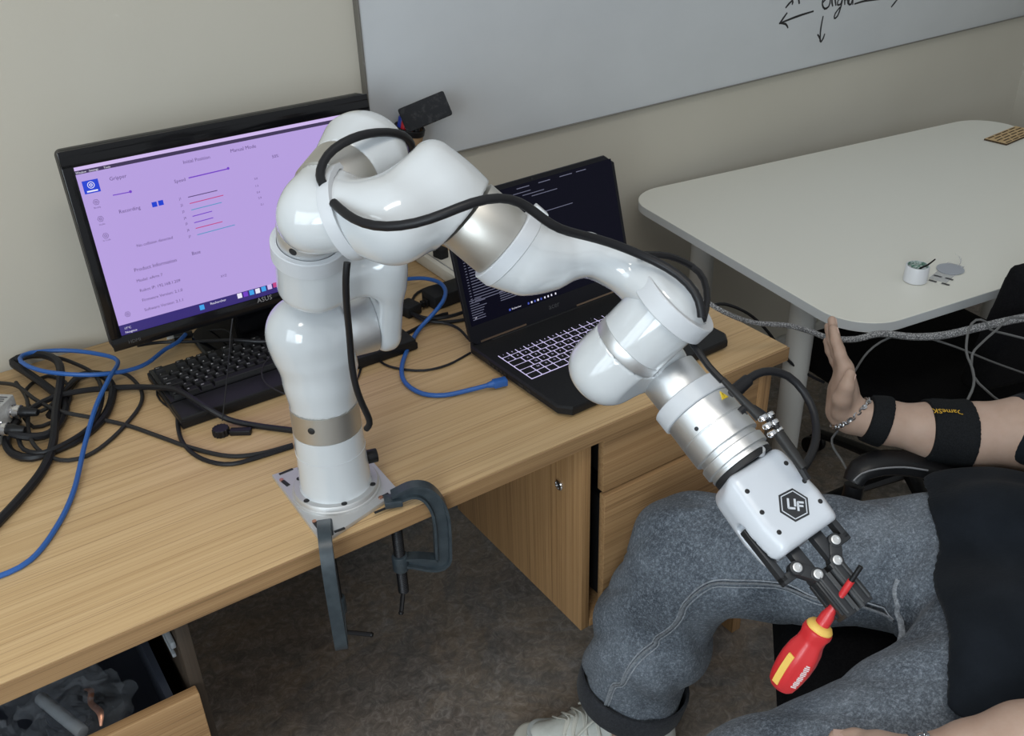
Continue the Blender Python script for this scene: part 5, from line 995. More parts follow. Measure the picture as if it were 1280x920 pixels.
def office_chair(label, c, fwd, zs, seat_w, seat_d, back_h, arms, arm_z, back_tilt=.18, back_off=0, back_at=None):
    c = np.array(c, float); f = nrm(fwd); s = np.cross(f, (0, 0, 1)); up = V3(0, 0, 1); R_ = np.stack([s, f, up]); t = thing('office_chair', label, 'chair', (c[0], c[1], FLOOR))
    C0 = V3(c[0], c[1], FLOOR); five_star(t, C0, .29, MAT['chair_plastic'], zs - FLOOR - .075)
    def fsn(P):
        d = bx(P, V3(c[0], c[1], zs - .035), R_, (seat_w / 2, seat_d / 2, .038), .034); q = (P - V3(c[0], c[1], zs).astype(np.float32)) @ f.astype(np.float32)
        return d + .02 * np.clip((q - seat_d * .32) / .1, 0, 1) ** 2 * (P[:, 2] > zs - .04)
    obj('seat', solid(fsn, V3(c[0], c[1], zs - .035) - .38, V3(c[0], c[1], zs - .035) + .38, .012), MAT['chair_black'], t, 60)
    obj('seat_shell', M().box(V3(c[0], c[1], zs - .078), (seat_w / 2 - .05, seat_d / 2 - .05, .010), R_, b=.006), MAT['chair_plastic'], t)
    bb0 = V3(c[0], c[1], zs) - f * (seat_d / 2 + .01 + back_off) + up * .10; bb0 = bb0 if back_at is None else np.array(back_at, float); bu = nrm(up - f * back_tilt); bs_ = np.stack([s, np.cross(bu, s), bu])
    def fb2(P):
        q = P - (bb0 + bu * back_h / 2).astype(np.float32); x = q @ s.astype(np.float32); d = bx(P + (np.clip(x, -.4, .4) ** 2 * .55)[:, None] * (-f).astype(np.float32), bb0 + bu * back_h / 2, bs_, (seat_w / 2 - .025, .026, back_h / 2), .024); return d
    obj('backrest', solid(fb2, bb0 + bu * back_h / 2 - .42, bb0 + bu * back_h / 2 + .42, .012), MAT['chair_black'], t, 60)
    obj('back_stem', M().tube([V3(c[0], c[1], zs - .07), V3(c[0], c[1], zs - .07) - f * (seat_d / 2 + .03 + back_off), bb0 - f * .045 + bu * .05, bb0 - f * .045 + bu * back_h * .55], .020, 8, True, .03, .5), MAT['chair_plastic'], t)
    return t, s, f, up, R_
# second chair pushed under the table
office_chair('empty black office chair pushed under the near side of the white table', (1.52, .0), (.13, .99, 0), -.285, .50, .50, .30, True, -.08, back_off=.02)
# ------------------------------------------------------------------ the seated person
RGT = V3(.828, -.56, -.029); DWN = V3(-.309, -.412, -.857); FWD = V3(.468, .719, -.514)
pf = nrm((-.66, .75, 0)); ps = nrm((.75, .66, 0)); UP = V3(0, 0, 1)
P0 = np.array([(0.8004,-0.7008,-0.1329)][0])
hipR, kneeR, shinR, cuffR = [np.array(q) for q in ([(0.7957,-0.5870,-0.1433),(0.5040,-0.2448,-0.2123),(0.4586,-0.2044,-0.4014),(0.4317,-0.1871,-0.5573)])]
hipL, kneeL = [np.array(q) for q in ([(0.6094,-0.7320,-0.1656),(0.2497,-0.6459,-0.2169)])]
ankR = cuffR + (0, 0, -.06) + nrm(cuffR - shinR) * .02
shinL = kneeL + V3(-.03, .03, -.26); cuffL = kneeL + V3(-.02, .03, -.37); ankL = cuffL + V3(0, 0, -.07)
chest = P0 - .285 * pf + V3(0, 0, .30); shR = chest + .185 * ps + V3(0, 0, .05); shL = chest - .185 * ps + V3(0, 0, .05)
armR = [np.array(q) for q in ([(0.7828,-0.3208,-0.0064),(0.8171,-0.3519,-0.0128),(0.8676,-0.4031,-0.0209),(0.9124,-0.4462,-0.0249),(0.9741,-0.4962,-0.0192),(1.0196,-0.5448,-0.0264)])]
armL = [np.array(q) for q in ([(0.3662,-0.7705,-0.0711),(0.4033,-0.7978,-0.0561),(0.4442,-0.8295,-0.0340),(0.4979,-0.8765,-0.0023)])]
HW = armR[0] - .017 * RGT; hu = nrm(-.055 * RGT - .99 * DWN); hv_ = -FWD - .24 * RGT; hb = nrm(hv_ - hu * (hu @ hv_)); hn = np.cross(hu, hb); hn = hn if hn @ RGT < 0 else -hn
def hp_(u, b, n): return HW + hu * u + hb * b + hn * n
fingers = [([hp_(.080, .026, .002), hp_(.104, .028, .008), hp_(.126, .027, .014), hp_(.146, .025, .016)], [.0105, .0093, .0082, .0070]),
           ([hp_(.083, .006, .000), hp_(.112, .007, .008), hp_(.138, .007, .014), hp_(.161, .006, .016)], [.0105, .0094, .0083, .0070]),
           ([hp_(.080, -.013, .000), hp_(.106, -.014, .010), hp_(.130, -.014, .017), hp_(.151, -.014, .021)], [.0102, .0090, .0078, .0066]),
           ([hp_(.073, -.031, .003), hp_(.094, -.033, .012), hp_(.111, -.034, .019), hp_(.128, -.034, .023)], [.0092, .0080, .0070, .0060])]
thumb = ([hp_(.012, .020, .010), hp_(.034, .043, .010), hp_(.052, .056, .004), hp_(.072, .060, -.002)], [.0170, .0140, .0108, .0088])
# left hand, palm down on the thigh
LWr = armL[0]; lu = nrm(-.995 * RGT + .10 * DWN + .02 * FWD); ln_ = nrm(-UP - lu * (lu @ -UP)); lbv = np.cross(lu, ln_); lbv = lbv if lbv @ FWD > 0 else -lbv
def lh(u, b, n): return LWr + lu * u + lbv * b + ln_ * n
fingL = [([lh(.086, .028, .006), lh(.110, .030, .012), lh(.130, .030, .022), lh(.146, .029, .030)], [.0105, .0092, .0082, .0070]),
         ([lh(.089, .008, .004), lh(.118, .009, .012), lh(.142, .009, .022), lh(.160, .009, .032)], [.0105, .0094, .0083, .0070]),
         ([lh(.086, -.012, .004), lh(.112, -.013, .012), lh(.134, -.013, .022), lh(.151, -.013, .031)], [.0102, .0090, .0078, .0066]),
         ([lh(.078, -.030, .006), lh(.098, -.033, .013), lh(.114, -.034, .020), lh(.129, -.034, .027)], [.0092, .0080, .0070, .0060])]
thumbL = ([lh(.016, .022, .010), lh(.042, .040, .014), lh(.064, .052, .016), lh(.086, .058, .018)], [.0160, .0140, .0105, .0085])
neck = chest + V3(0, 0, .10) + .01 * pf; headc = neck + V3(0, 0, .17) + .035 * pf
pfh = nrm(pf - V3(0, 0, .18)); hs_ = ps; hup = np.cross(hs_, pfh); hup = hup if hup[2] > 0 else -hup; HR = np.stack([pfh, hs_, hup])
def hd_(f, s, u): return headc + pfh * f + hs_ * s + hup * u
def fore_r(P):
    return chain(P, armR, [.0285, .0300, .0395, .0475, .0540, .0540], .03)
def hand_r(P):
    d = el(P, hp_(.047, -.002, .003), np.stack([hn, hb, hu]), (.0180, .043, .050))
    d = sm(d, rc(P, hp_(.004, -.004, .002), hp_(.04, -.004, .002), .026, .020), .02)
    d = sm(d, rc(P, hp_(.012, -.022, .014), hp_(.045, -.026, .010), .0165, .0135), .018)
    for k in (.026, .006, -.013, -.031): d = sm(d, rc(P, hp_(.035, k * .7, -.002), hp_(.082 - abs(k) * .1, k, -.002), .010, .0105), .012)
    d = sm(d, chain(P, thumb[0], thumb[1], .010), .007)
    for p, r in fingers: d = sm(d, chain(P, p, r, .004), .007)
    return d
def hand_l(P):
    d = el(P, lh(.047, 0, .003), np.stack([ln_, lbv, lu]), (.0165, .043, .050)); d = sm(d, rc(P, lh(-.005, 0, .0), lh(.03, 0, .0), .026, .020), .025)
    d = sm(d, chain(P, thumbL[0], thumbL[1], .01), .014)
    for p, r in fingL: d = sm(d, chain(P, p, r, .004), .007)
    return d
def face(P):
    d = el(P, hd_(-.012, 0, .035), HR, (.096, .077, .098)); d = sm(d, el(P, hd_(.022, 0, -.040), HR, (.066, .056, .072)), .04)
    d = sm(d, rc(P, hd_(.060, 0, -.088), hd_(.066, 0, -.094), .020, .018), .03)
    d = sm(d, chain(P, [hd_(.082, 0, .012), hd_(.100, 0, -.014), hd_(.106, 0, -.026)], [.008, .0105, .0125], .01), .012)
    for s in (-1, 1):
        d = smx(d, -el(P, hd_(.090, s * .031, .010), HR, (.016, .018, .012)), .012)
        d = sm(d, el(P, hd_(.072, s * .031, .009), HR, (.0135, .0135, .0125)), .004)
        d = sm(d, rc(P, hd_(.079, s * .016, .025), hd_(.068, s * .046, .024), .0075, .0065), .012)
        d = sm(d, el(P, hd_(-.006, s * .078, -.004), HR, (.017, .009, .030)), .008); d = sm(d, rc(P, hd_(.092, s * .010, -.024), hd_(.094, s * .009, -.026), .008, .007), .008)
    d = sm(d, el(P, hd_(.083, 0, -.056), HR, (.012, .026, .0065)), .006); d = sm(d, el(P, hd_(.081, 0, -.066), HR, (.012, .021, .007)), .006)
    return d
def body(P):
    d = rc(P, P0 + V3(0, 0, -.02), chest, .105, .120); d = sm(d, rc(P, shL, shR, .055, .055), .06)
    d = sm(d, rc(P, neck - V3(0, 0, .05), headc - V3(0, 0, .05) - .01 * pf, .058, .054), .04); d = sm(d, face(P), .025)
    for h, k, c, a in ((hipR, kneeR, cuffR, ankR), (hipL, kneeL, cuffL, ankL)):
        d = sm(d, rc(P, h, k, .080, .056), .05); d = sm(d, rc(P, k, c, .054, .040), .03); d = sm(d, rc(P, c, a, .040, .036), .02)
    d = sm(d, rc(P, hipR, hipL, .09, .09), .05)
    d = sm(d, rc(P, shR, armR[-1], .052, .046), .04); d = sm(d, sm(fore_r(P), hand_r(P), .016), .03)
    d = sm(d, rc(P, shL, armL[-1], .052, .044), .04); d = sm(d, sm(chain(P, armL, [.027, .034, .041, .043], .02), hand_l(P), .016), .03)
    return d
pe = thing('person', 'seated person in a black sweater and washed black jeans holding one hand up', 'person', (P0[0], P0[1], FLOOR))
allp = np.array([headc + .13, headc - .13, ankR, ankL, kneeL, hipR, cuffR, cuffL] + [q for q in armR] + [q for q in armL] + [fingL[1][0][-1], fingers[1][0][-1]])
obj('body', solid(body, allp.min(0) - .13, allp.max(0) + .13, .0048), MAT['skin'], pe, 70)
for s in (-1, 1):
    ey_ = obj('eye', M().lathe(hd_(.0715, s * .031, .009), pfh, [(.0095, .0105), (.0125, .0070), (.0142, .0)], 16), MAT['eye_white'], pe); obj('iris', M().lathe(hd_(.0725, s * .031, .009), pfh, [(.0118, .0062), (.0138, .0)], 14), MAT['eye_dark'], ey_)
def hair(P):
    d = el(P, hd_(-.022, 0, .050), HR, (.100, .086, .096)); q = (P - headc.astype(np.float32)) @ pfh.astype(np.float32); w = (P - headc.astype(np.float32)) @ hup.astype(np.float32)
    d = np.maximum(d, (q - .050) * .75 - (w - .075) * .65); d = np.maximum(d, -w - .045 + np.clip(q + .03, 0, .1) * .8)
    k = P * 1.0; return d + .003 * np.sin(P[:, 0] * 190 + 2 * np.sin(P[:, 1] * 80)) * np.sin(P[:, 1] * 170 + P[:, 2] * 60)
obj('hair', solid(hair, headc - .16, headc + .18, .006), MAT['hair'], pe, 70)
for p, r in fingers + [thumb] + fingL + [thumbL]:
    a, b = np.array(p[-2]), np.array(p[-1]); d = nrm(b - a); back = -hn if p is not thumbL and any(p is q[0] for q in fingers) else (-ln_ if any(p is q[0] for q in fingL) else (hu * 0 - hn if p is thumb[0] else -ln_))
    bk = nrm(back - d * (back @ d)); w = np.cross(d, bk); c = b - d * .004 + bk * (r[-1] * .90); obj('fingernail', M().box(c, (r[-1] * .62, r[-1] * .75, .0011), np.stack([w, d, bk]), b=.0008), MAT['nail'], pe)

# jeans
rsj = np.random.RandomState(11)
def wr(P, a, b, amp, k, ph, sk):
    """soft slanted folds running round a limb from a to b"""
    d = nrm(b - a); B = basis(d); q = P - np.asarray(a, np.float32); t = q @ d.astype(np.float32); x = q @ B[0].astype(np.float32); y = q @ B[1].astype(np.float32); an = np.arctan2(y, x)
    return amp * (np.sin(t * k + sk * np.sin(an + ph) * 2.2 + ph) + .9 * (1.2 - 2 * np.abs(np.sin(t * k * .8 - 1.7 * sk * np.cos(an * 2 + ph) + 2 * ph))))
def jeans(P):
    thR = rc(P, hipR, kneeR, .104, .098) + wr(P, hipR, kneeR, .0034, 38, .6, 1.0)
    shR_ = chain(P, [kneeR, shinR, cuffR + nrm(cuffR - shinR) * .03], [.092, .1010, .0860], .02) + wr(P, kneeR, cuffR, .0050, 34, 2.1, 1.2)
    thL = rc(P, hipL, kneeL, .112, .104) + wr(P, hipL, kneeL, .0032, 34, 1.4, 1.1)
    shL_ = chain(P, [kneeL, shinL, cuffL], [.098, .098, .085], .02) + wr(P, kneeL, cuffL, .004, 34, .3, 1.2)
    d = sm(sm(thR, shR_, .035), sm(thL, shL_, .04), .03)
    d = sm(d, rc(P, hipR, hipL, .112, .112), .07); d = sm(d, rc(P, P0 + V3(0, 0, -.02), P0 - .05 * pf + V3(0, 0, .05), .120, .112), .07)
    # crotch folds and the hollow behind the knee
    cr = (hipR + hipL) / 2 + .17 * pf; q = P - cr.astype(np.float32); rr = np.linalg.norm(q, axis=1); d = d + .006 * np.exp(-(rr / .13) ** 2) * np.sin(q @ nrm(ps + .6 * pf).astype(np.float32) * 95)
    cutR = (P - cuffR.astype(np.float32)) @ nrm(cuffR - shinR).astype(np.float32); cutL = (P - cuffL.astype(np.float32)) @ nrm(cuffL - shinL).astype(np.float32)
    nr = np.linalg.norm(P - cuffR.astype(np.float32), axis=1) < .2; nl = np.linalg.norm(P - cuffL.astype(np.float32), axis=1) < .2
    d = np.maximum(d, np.where(nr, cutR, -1)); return np.maximum(d, np.where(nl, cutL, -1))
jp = np.array([hipR, hipL, kneeR, kneeL, cuffR, cuffL, shinR, shinL, P0])
obj('jeans', solid(jeans, jp.min(0) - .17, jp.max(0) + .17, .0075), MAT['denim'], pe, 70)
for s_, c_ in ((shinR, cuffR), (shinL, cuffL)):
    d = nrm(c_ - s_); B = basis(d); V = []; F = []; n = 40; pr = [(-.046, .0965), (-.046, .1005), (-.040, .1025), (-.004, .1010), (.004, .0985), (.004, .082), (-.030, .080)]
    for t, r in pr:
        for j in range(n): a = 2 * math.pi * j / n; V.append(c_ + d * (t + .004 * math.sin(2 * a + 1)) + r * (1 + .02 * math.sin(3 * a)) * (math.cos(a) * B[0] + math.sin(a) * B[1]))
    for i in range(len(pr) - 1): F += [[i * n + j, i * n + (j + 1) % n, (i + 1) * n + (j + 1) % n, (i + 1) * n + j] for j in range(n)]
    obj('cuff', M().add(V, F), MAT['denim_cuff'], pe, 60)
def seam(pts, r, off):
    P = conform(spline(pts, .010), jeans, off)
    for _ in range(2): P[1:-1] = .25 * P[:-2] + .5 * P[1:-1] + .25 * P[2:]
    return P
m = M()
sp = seam([(0.3692,-0.2105,-0.5010),(0.3943,-0.2177,-0.4493),(0.4158,-0.2402,-0.3835),(0.4310,-0.2739,-0.2999),(0.4404,-0.2999,-0.2306),(0.4445,-0.3282,-0.1885),(0.4581,-0.3627,-0.1660),(0.4823,-0.4126,-0.1555),(0.5135,-0.4634,-0.1592),(0.5372,-0.5116,-0.1662),(0.5558,-0.5546,-0.1704)], .0072, .0006)
sg1 = nrm(np.cross(sp[len(sp) // 2] - sp[0], FWD)); m.tube(sp, .0072, 6, False, flat=.30, up=None); obj('leg_seam', m, MAT['denim_seam'], pe)
m = M()
for o_ in (-.006, .006):
    q = sp + o_ * np.cross(np.gradient(sp, axis=0) / (np.linalg.norm(np.gradient(sp, axis=0), axis=1)[:, None] + 1e-9), -FWD); q = conform(q, jeans, .0016); m.tube(q, .0013, 5, False)
obj('seam_stitching', m, MAT['denim_seam'], pe)
obj('thigh_seam', M().tube(seam([(0.6093,-0.5561,-0.1433),(0.6395,-0.5604,-0.1413),(0.6674,-0.5645,-0.1411),(0.6853,-0.5626,-0.1415)], .006, .0003), .0045, 6, False, flat=.35).tube(seam([(0.5606,-0.5679,-0.1652),(0.5891,-0.5621,-0.1505),(0.6166,-0.5581,-0.1395)], .006, .0003), .0045, 6, False, flat=.35), MAT['denim_seam'], pe)

# sweater with hem and sleeves
hemA, hemB, hemC = [np.array(q) for q in ([(0.6790,-0.5495,-0.0804),(0.5585,-0.7529,-0.1050),(0.8039,-0.5019,-0.0850)])]
hemN = nrm(np.cross(hemB - hemA, hemC - hemA)); hemN = hemN if hemN @ (chest - hemA) < 0 else -hemN
def hips(P):
    d = sm(rc(P, hipR, kneeR, .104, .098), rc(P, hipL, kneeL, .112, .104), .03); d = sm(d, rc(P, hipR, hipL, .112, .112), .07); return sm(d, rc(P, P0 + V3(0, 0, -.02), P0 - .05 * pf + V3(0, 0, .05), .120, .112), .07)
def sweater(P):
    d = rc(P, P0 + V3(0, 0, -.03), chest + V3(0, 0, -.02), .122, .140); d = sm(d, rc(P, shL, shR, .076, .076), .07)
    d = sm(d, el(P, P0 + .0 * pf + V3(0, 0, -.01), np.stack([pf, ps, UP]), (.125, .170, .085)), .05); d = sm(d, hips(P) - .022, .05)
    d = sm(d, rc(P, shR, armR[-1] + .006 * UP, .078, .066), .04); d = sm(d, rc(P, armR[-1], armR[-2] + .18 * (armR[-1] - armR[-2]), .064, .0625), .02)
    d = sm(d, rc(P, shL, armL[-1], .078, .064), .04); d = sm(d, rc(P, armL[-1], armL[-1] + .1 * (armL[-2] - armL[-1]), .058, .056), .02)
    q = P - P0.astype(np.float32); w = q[:, 2]; x = q @ ps.astype(np.float32); y = q @ pf.astype(np.float32)
    d = d + .011 * np.sin(w * 42 + 2.6 * np.sin(x * 13 + 1) + 1.8 * np.sin(y * 11)) * np.clip(1 - w / .5, .2, 1)
    hem = (P - hemA.astype(np.float32)) @ hemN.astype(np.float32) + .028 + .006 * np.sin(x * 26); near = w < .25
    d = np.where(near, smx(d, hem, .014), d)
    nk = np.linalg.norm(P - (neck + V3(0, 0, .035)).astype(np.float32), axis=1) - .075
    return np.maximum(d, -nk)
sw_ = np.array([P0, chest, shR, shL, armR[-1], armL[-1]]); obj('sweater', solid(sweater, sw_.min(0) - .24, sw_.max(0) + .2, .0085), MAT['knit'], pe, 70)

# shoes
def make_shoe(H, T, name='shoe', lace=True):
    H = np.array(H, float); T = np.array(T, float); d = nrm((T - H) * V3(1, 1, 0)); s = np.cross(d, UP); L = np.linalg.norm((T - H)[:2]); R_ = np.stack([d, s, UP]); z0 = FLOOR
    def pt(a, b, c): return V3(H[0], H[1], z0) + d * a * L + s * b + UP * c
    def prof(P):
        q = P - V3(H[0], H[1], z0).astype(np.float32); return q @ d.astype(np.float32) / L, q @ s.astype(np.float32), q[:, 2]
    def half(a): return .038 + .012 * np.sin(np.clip((a - .25) / .8, 0, 1) * 3.1) - .006 * np.exp(-((a - .38) / .12) ** 2)
    def sole(P):
        a, b, c = prof(P); ax = np.clip(a, .10, .88); e = np.hypot((a - ax) * L, b) - half(ax) - .004; v = np.abs(c - .017 - .010 * np.clip((a - .75) / .25, 0, 1) ** 2) - .0165
        return smx(e, v, .01)
    def upper(P):
        d_ = rc(P, pt(.12, 0, .055), pt(.14, 0, .105), .040, .040)
        d_ = sm(d_, rc(P, pt(.20, 0, .060), pt(.55, 0, .058), .042, .042), .05); d_ = sm(d_, rc(P, pt(.55, 0, .050), pt(.86, .004, .040), .044, .030), .04)
        d_ = sm(d_, rc(P, pt(.22, 0, .098), pt(.50, 0, .070), .032, .032), .03)
        d_ = np.maximum(d_, -(P[:, 2] - z0 - .026)); hole = rc(P, pt(.17, 0, .13), pt(.15, 0, .30), .033, .05); return smx(d_, -hole, .006)
    lo = np.minimum(pt(-.15, 0, -.01), pt(1.15, 0, 0)) - .07; hi = np.maximum(pt(-.15, 0, .2), pt(1.15, 0, .2)) + .07
    sh = obj('shoe', solid(upper, lo, hi, .0045), MAT['shoe'], pe, 60); obj('sole', solid(sole, lo, hi, .0045), MAT['shoe_sole'], sh, 45)
    m = M()
    for k in range(5):
        a = .40 + .075 * k; P = [pt(a, -.034, .06), pt(a + .01, -.018, .10), pt(a + .015, 0, .12), pt(a + .01, .018, .10), pt(a, .034, .06)]
        m.tube(conform(spline(P, .006), upper, .002), .0034, 6, False, flat=.5)
        P = [pt(a, -.026, .08), pt(a + .04, 0, .12), pt(a + .075, .026, .07)]; m.tube(conform(spline(P, .006), upper, .0035), .0032, 6, False, flat=.5)
    b0 = pt(.40, 0, .118)
    m.tube([b0, b0 + d * .012 - s * .022 + UP * .018, b0 - d * .004 - s * .040 + UP * .030, b0 - d * .016 - s * .036 + UP * .018, b0], .0026, 6)
    m.tube([b0, b0 + d * .012 + s * .024 + UP * .012, b0 + d * .002 + s * .046 + UP * .006, b0 - d * .012 + s * .034 + UP * .006, b0], .0026, 6)
    m.tube([b0, b0 + d * .03 + s * .03 - UP * .006, b0 + d * .06 + s * .046 - UP * .030], .0026, 6); m.tube([b0, b0 + d * .035 - s * .02 + UP * .0, b0 + d * .07 - s * .040 - UP * .026], .0026, 6)
    obj('laces', m, MAT['shoe_sole'], sh)
    m = M()
    for sd_ in (-1, 1):
        for (a0, c0), (a1, c1) in (((.62, .030), (.48, .085)), ((.78, .030), (.66, .062)), ((.45, .030), (.40, .08)), ((.30, .030), (.24, .085))):
            P = [pt(a0, sd_ * .06, c0), pt((a0 + a1) / 2, sd_ * .055, (c0 + c1) / 2), pt(a1, sd_ * .045, c1)]; m.tube(conform(spline(P, .006), upper, .0005), .0060, 6, False, flat=.3)
    P = [pt(.70, -.05, .045), pt(.84, -.035, .055), pt(.93, 0, .06), pt(.84, .035, .055), pt(.70, .05, .045)]; m.tube(conform(spline(P, .006), upper, .0005), .0060, 6, False, flat=.3)
    obj('overlay', m, MAT['shoe_grey'], sh)
    obj('sock', M().lathe(pt(.16, 0, .09), nrm(pt(.13, 0, .2) - pt(.16, 0, .09)), [(0, .036), (.035, .0375), (.037, .0385), (.040, .0375), (.040, .034)], 24), MAT['sock'], sh)
make_shoe([(0.5084,-0.2276,-0.7000)][0], [(0.2722,-0.0565,-0.6800)][0])
make_shoe(ankL - .04 * pf, ankL + .24 * pf)

# worn things: sensor straps, bracelet, watch
def slab_solid(name, fn, c, ax, hw, grow, mat, h=.003):
    c = np.asarray(c, float); ax = nrm(ax)
    def g(P): return np.maximum(np.maximum(fn(P) - grow, np.abs((P - c.astype(np.float32)) @ ax.astype(np.float32)) - hw), -(fn(P) + .004))
    return obj(name, solid(g, c - .085, c + .085, h, 2), mat, pe, 50)
ac, acd = map(np.array, [(0.8793,-0.4174,-0.0225),(0.9712,-0.4986,-0.0214)]); ax_ = nrm(RGT + .05 * DWN)
so = slab_solid('arm_strap', fore_r, ac, ax_, .0315, .0045, MAT['strap'])
tn_ = nrm(-.80 * DWN - .60 * FWD); tn_ = nrm(tn_ - ax_ * (tn_ @ ax_)); ty = np.cross(tn_, ax_)
tc_ = np.array([(0.8625,-0.4212,0.0327)][0]); tcs = conform([tc_], fore_r, .0056)[0]; nn_ = nrm(tcs - (armR[2] + (armR[3] - armR[2]) * .5)); nn_ = nrm(nn_ - ax_ * (nn_ @ ax_)); ty = np.cross(ax_, nn_)
m = M(); add_text(m, 'LuDameSK', .0140, tcs + ax_ * .040 + nn_ * .0022, -ax_, ty if ty @ DWN > 0 else -ty); obj('strap_print', m, MAT['strap_text'], so)
ct = np.array([(0.8956,-0.4093,0.0211)][0]); obj('strap_pocket', M().box(ct, (.0315, .010, .0035), np.stack([ax_, np.cross(nn_, ax_), nn_]), b=.0012), MAT['strap'], so)
wc = np.array([(0.8035,-0.3401,-0.0106)][0]); slab_solid('wrist_strap', fore_r, wc, nrm(nrm(armR[1] - armR[0]) + .12 * DWN), .0155, .0055, MAT['strap'])
ct = np.array([(0.8228,-0.3307,0.0161)][0]); obj('strap_pocket', M().box(ct, (.0135, .008, .0055), np.stack([ax_, np.cross(nn_, ax_), nn_]), b=.0015), MAT['strap'], pe)
slab_solid('elbow_strap', fore_r, np.array([(0.9829,-0.5065,-0.0218)][0]), RGT, .0150, .0050, MAT['strap'])
brc = hp_(.0, -.002, .002); bax = nrm(hu * -.55 + (armR[1] - armR[0]) / np.linalg.norm(armR[1] - armR[0]) * .75 + .25 * DWN); BB = basis(bax)
def wristf(P): return np.minimum(fore_r(P), hand_r(P))
def around(c, B, n, r0):
    out = []
    for i in range(n):
        a = 2 * math.pi * i / n; d = math.cos(a) * B[0] + math.sin(a) * B[1]; t = np.linspace(.005, r0, 120); v = wristf((c + t[:, None] * d).astype(np.float32)); k = int(np.argmax(v > 0)); out.append(c + d * (t[k] + .0026))
    return np.array(out)
bp_ = around(brc, BB, 34, .06); br_ = obj('bracelet', M().tube(np.r_[bp_, bp_[:1]], .0009, 5, False), MAT['steel'], pe)
lk_ = None
for i in range(34):
    a, b = bp_[i], bp_[(i + 1) % 34]; d = nrm(b - a); nrm_o = nrm(a - brc); A = np.linspace(0, 2 * np.pi, 11)
    w = np.cross(d, nrm_o); tilt = nrm(w + .6 * nrm_o * (1 if i % 2 else -1)); P = [(a + b) / 2 + .0042 * math.cos(t) * d + .0034 * math.sin(t) * tilt for t in A]
    obj('chain_link', M().tube(P, .0016, 5, False), MAT['steel'], br_)
def arm_l(P): return np.minimum(chain(P, armL, [.027, .034, .041, .043], .02), hand_l(P))
wf = slab_solid('watch_band', arm_l, armL[0] + .004 * lu, nrm(armL[1] - armL[0]), .0085, .0035, MAT['steel'])
for k in range(-3, 4):
    for j in (-1, 0, 1):
        d = nrm(-ln_ + k * .22 * lbv); p = conform([armL[0] + .004 * lu + d * .03 + nrm(armL[1] - armL[0]) * .0056 * j], arm_l, .0040)[0]
        obj('watch_link', M().box(p, (.0025, .0030, .0013), np.stack([nrm(armL[1] - armL[0]), np.cross(d, nrm(armL[1] - armL[0])), d]), b=.0006), MAT['steel'] if j else MAT['chrome'], wf)

# the chair the person sits on
fr_a, fr_b = map(np.array, [(0.5577,-0.3916,-0.2850),(0.4403,-0.5103,-0.2850)]); sfd = nrm(fr_b - fr_a); fdir = np.cross(UP, sfd); fdir = fdir if fdir @ pf > 0 else -fdir
sc_ = P0 + V3(0, 0, -.115) - .05 * pf; dfr = (fr_a - sc_) @ fdir
ch, s_, f_, u_, R_ = office_chair('black office chair with padded armrests under the seated person', (sc_ + fdir * (dfr - .25))[:2], fdir, -.275, .50, .50, .46, True, -.07, back_at=P0 - .215 * pf - V3(0, 0, .02), back_tilt=.80)
ar = M().tube([(0.7254,-0.3720,-0.0816),(0.7410,-0.3705,-0.0653),(0.7715,-0.3810,-0.0581),(0.8088,-0.4023,-0.0617),(0.8613,-0.4421,-0.0755),(0.9211,-0.4922,-0.0911),(0.9784,-0.5414,-0.0980),(1.0148,-0.5748,-0.1019)], [.017, .024, .025, .025, .025, .024, .022, .018], 12, True, .015, .62)
obj('armrest', ar, MAT['chair_plastic'], ch)
obj('armrest_line', M().tube([(0.7107,-0.3826,-0.0651),(0.7233,-0.3860,-0.0544),(0.7477,-0.3977,-0.0487),(0.7845,-0.4181,-0.0495),(0.8169,-0.4403,-0.0568)], .0014, 5), MAT['arm_line'], ch)  # thin pale line along the front of the armrest
obj('armrest_post', M().tube([(0.7336,-0.3703,-0.0913),(0.7263,-0.3786,-0.1387),(0.7390,-0.4178,-0.2209),(0.7639,-0.4840,-0.2909)], .016, 10), MAT['chair_plastic'], ch)

# cables round the person and under the table
cable('braided_cable', 'thick grey braided cable hanging from the desk past the raised hand', [(0.6710,-0.0601,0.1400),(0.6947,-0.0896,0.1202),(0.7562,-0.0995,0.0844),(0.8278,-0.1196,0.0633),(0.8711,-0.1338,0.0438),(0.9055,-0.1545,0.0267),(0.9433,-0.1809,0.0241),(0.9822,-0.2010,0.0315),(1.0283,-0.2357,0.0249),(1.0854,-0.2620,0.0207),(1.1527,-0.2879,0.0263),(1.2207,-0.3141,0.0320),(1.3081,-0.3525,0.0385)], [.0042, .0045, .005, .0062, .0072, .0075, .0078], 'cable_braid', n=8)
cable('thin_grey_cable', 'thin grey cable rising in a loop from the arm strap', [(0.9213,-0.4192,0.0209),(0.9564,-0.4056,0.0331),(0.9892,-0.3805,0.0397),(1.0152,-0.3484,0.0498),(1.0564,-0.3208,0.0676),(1.0806,-0.3162,0.0766),(1.1024,-0.3221,0.0688),(1.1051,-0.3325,0.0566),(1.1370,-0.3488,0.0435),(1.1886,-0.3819,0.0247)], .0022, 'cable_grey', n=6)
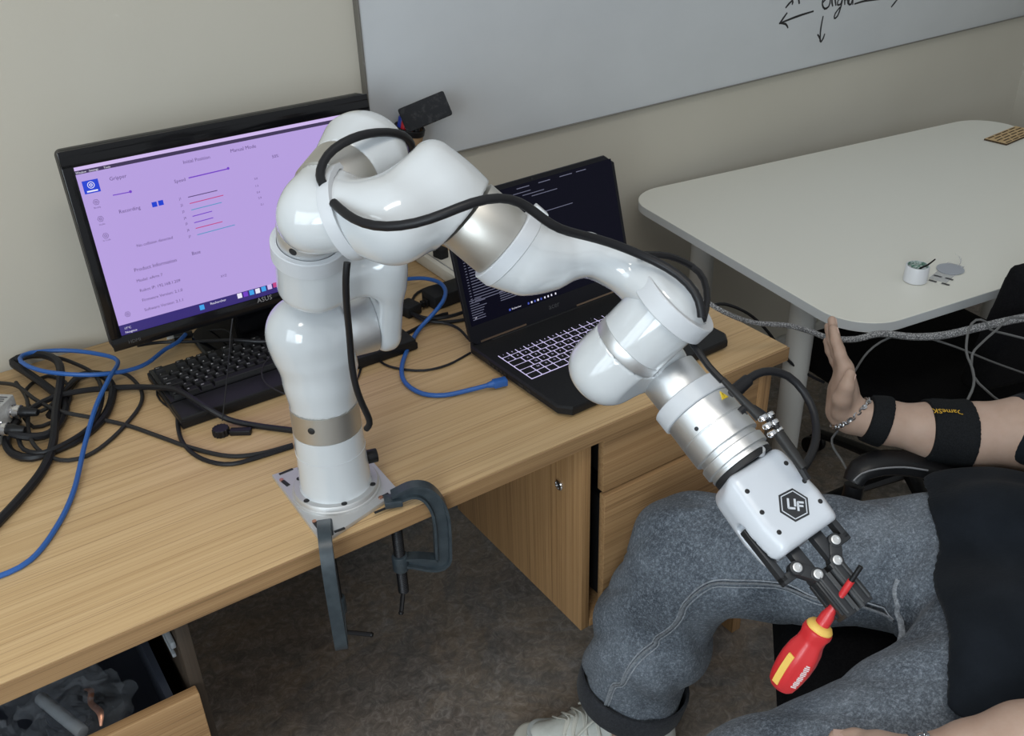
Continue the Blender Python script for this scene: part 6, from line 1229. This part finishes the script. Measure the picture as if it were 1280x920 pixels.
cable('thin_grey_cable', 'thin grey cable crossing down behind the forearm from the braided cable', [(1.1749,-0.3569,0.0666),(1.1390,-0.3433,0.0724),(1.1054,-0.3434,0.0612),(1.0603,-0.3477,0.0529),(1.0214,-0.3560,0.0449),(1.0127,-0.3721,0.0145),(1.0225,-0.3930,-0.0060),(1.0383,-0.4172,-0.0254),(1.0648,-0.4453,-0.0405)], .0022, 'cable_grey', n=6)
cable('thin_grey_cable', 'thin grey cable dropping from the wrist bracelet to the armrest', [(0.7575,-0.3067,-0.0292),(0.7518,-0.3012,-0.0461),(0.7491,-0.3093,-0.0598),(0.7539,-0.3249,-0.0773),(0.7422,-0.3487,-0.0824)], .0020, 'cable_grey', n=6)
cable('thin_black_cable', 'thin dark cable hanging under the braided cable toward the chair post', [(0.9491,-0.1830,-0.0513),(0.9696,-0.1921,-0.0065),(1.0035,-0.2049,0.0162),(1.0378,-0.2289,0.0236),(1.1170,-0.2636,-0.0112),(1.2129,-0.2947,-0.0648),(1.2944,-0.3359,-0.1065)], .0020, 'cable_grey', n=6)
cable('desk_side_cable', 'black cable hanging from the desk corner behind the table leg', [(0.8905,0.1400,-0.0269),(0.9386,0.1400,-0.0345),(0.9916,0.1200,-0.0655),(1.0373,0.1000,-0.1159),(1.0647,0.0600,-0.1759),(1.1126,0.0400,-0.2198),(1.1451,0.0200,-0.2424)], .0035, 'cable_black', n=6)
for lbl, q in (('pale cable lying on the floor below the armrest, the left one', [(1.6475,0.0592,-0.7350),(1.5963,0.0013,-0.7350),(1.5645,-0.0582,-0.7350),(1.5669,-0.0919,-0.7350),(1.5976,-0.0984,-0.7350)]), ('pale cable lying on the floor below the armrest, curving to the right', [(1.8321,-0.0675,-0.7350),(1.7648,-0.0621,-0.7350),(1.6885,-0.0662,-0.7350),(1.6113,-0.0842,-0.7350),(1.5493,-0.1183,-0.7350)]), ('white cable on the floor beside the dark post', [(1.7224,0.0131,-0.7350),(1.6771,-0.0238,-0.7350),(1.6143,-0.0537,-0.7350),(1.5441,-0.0753,-0.7350)])):
    cable('floor_cable', lbl, q, .004, 'cable_grey', n=6)
# ------------------------------------------------------------------ lift everything so that the floor is at z = 0
for o in SC.objects:
    if o.parent is None: o.location.z -= FLOOR
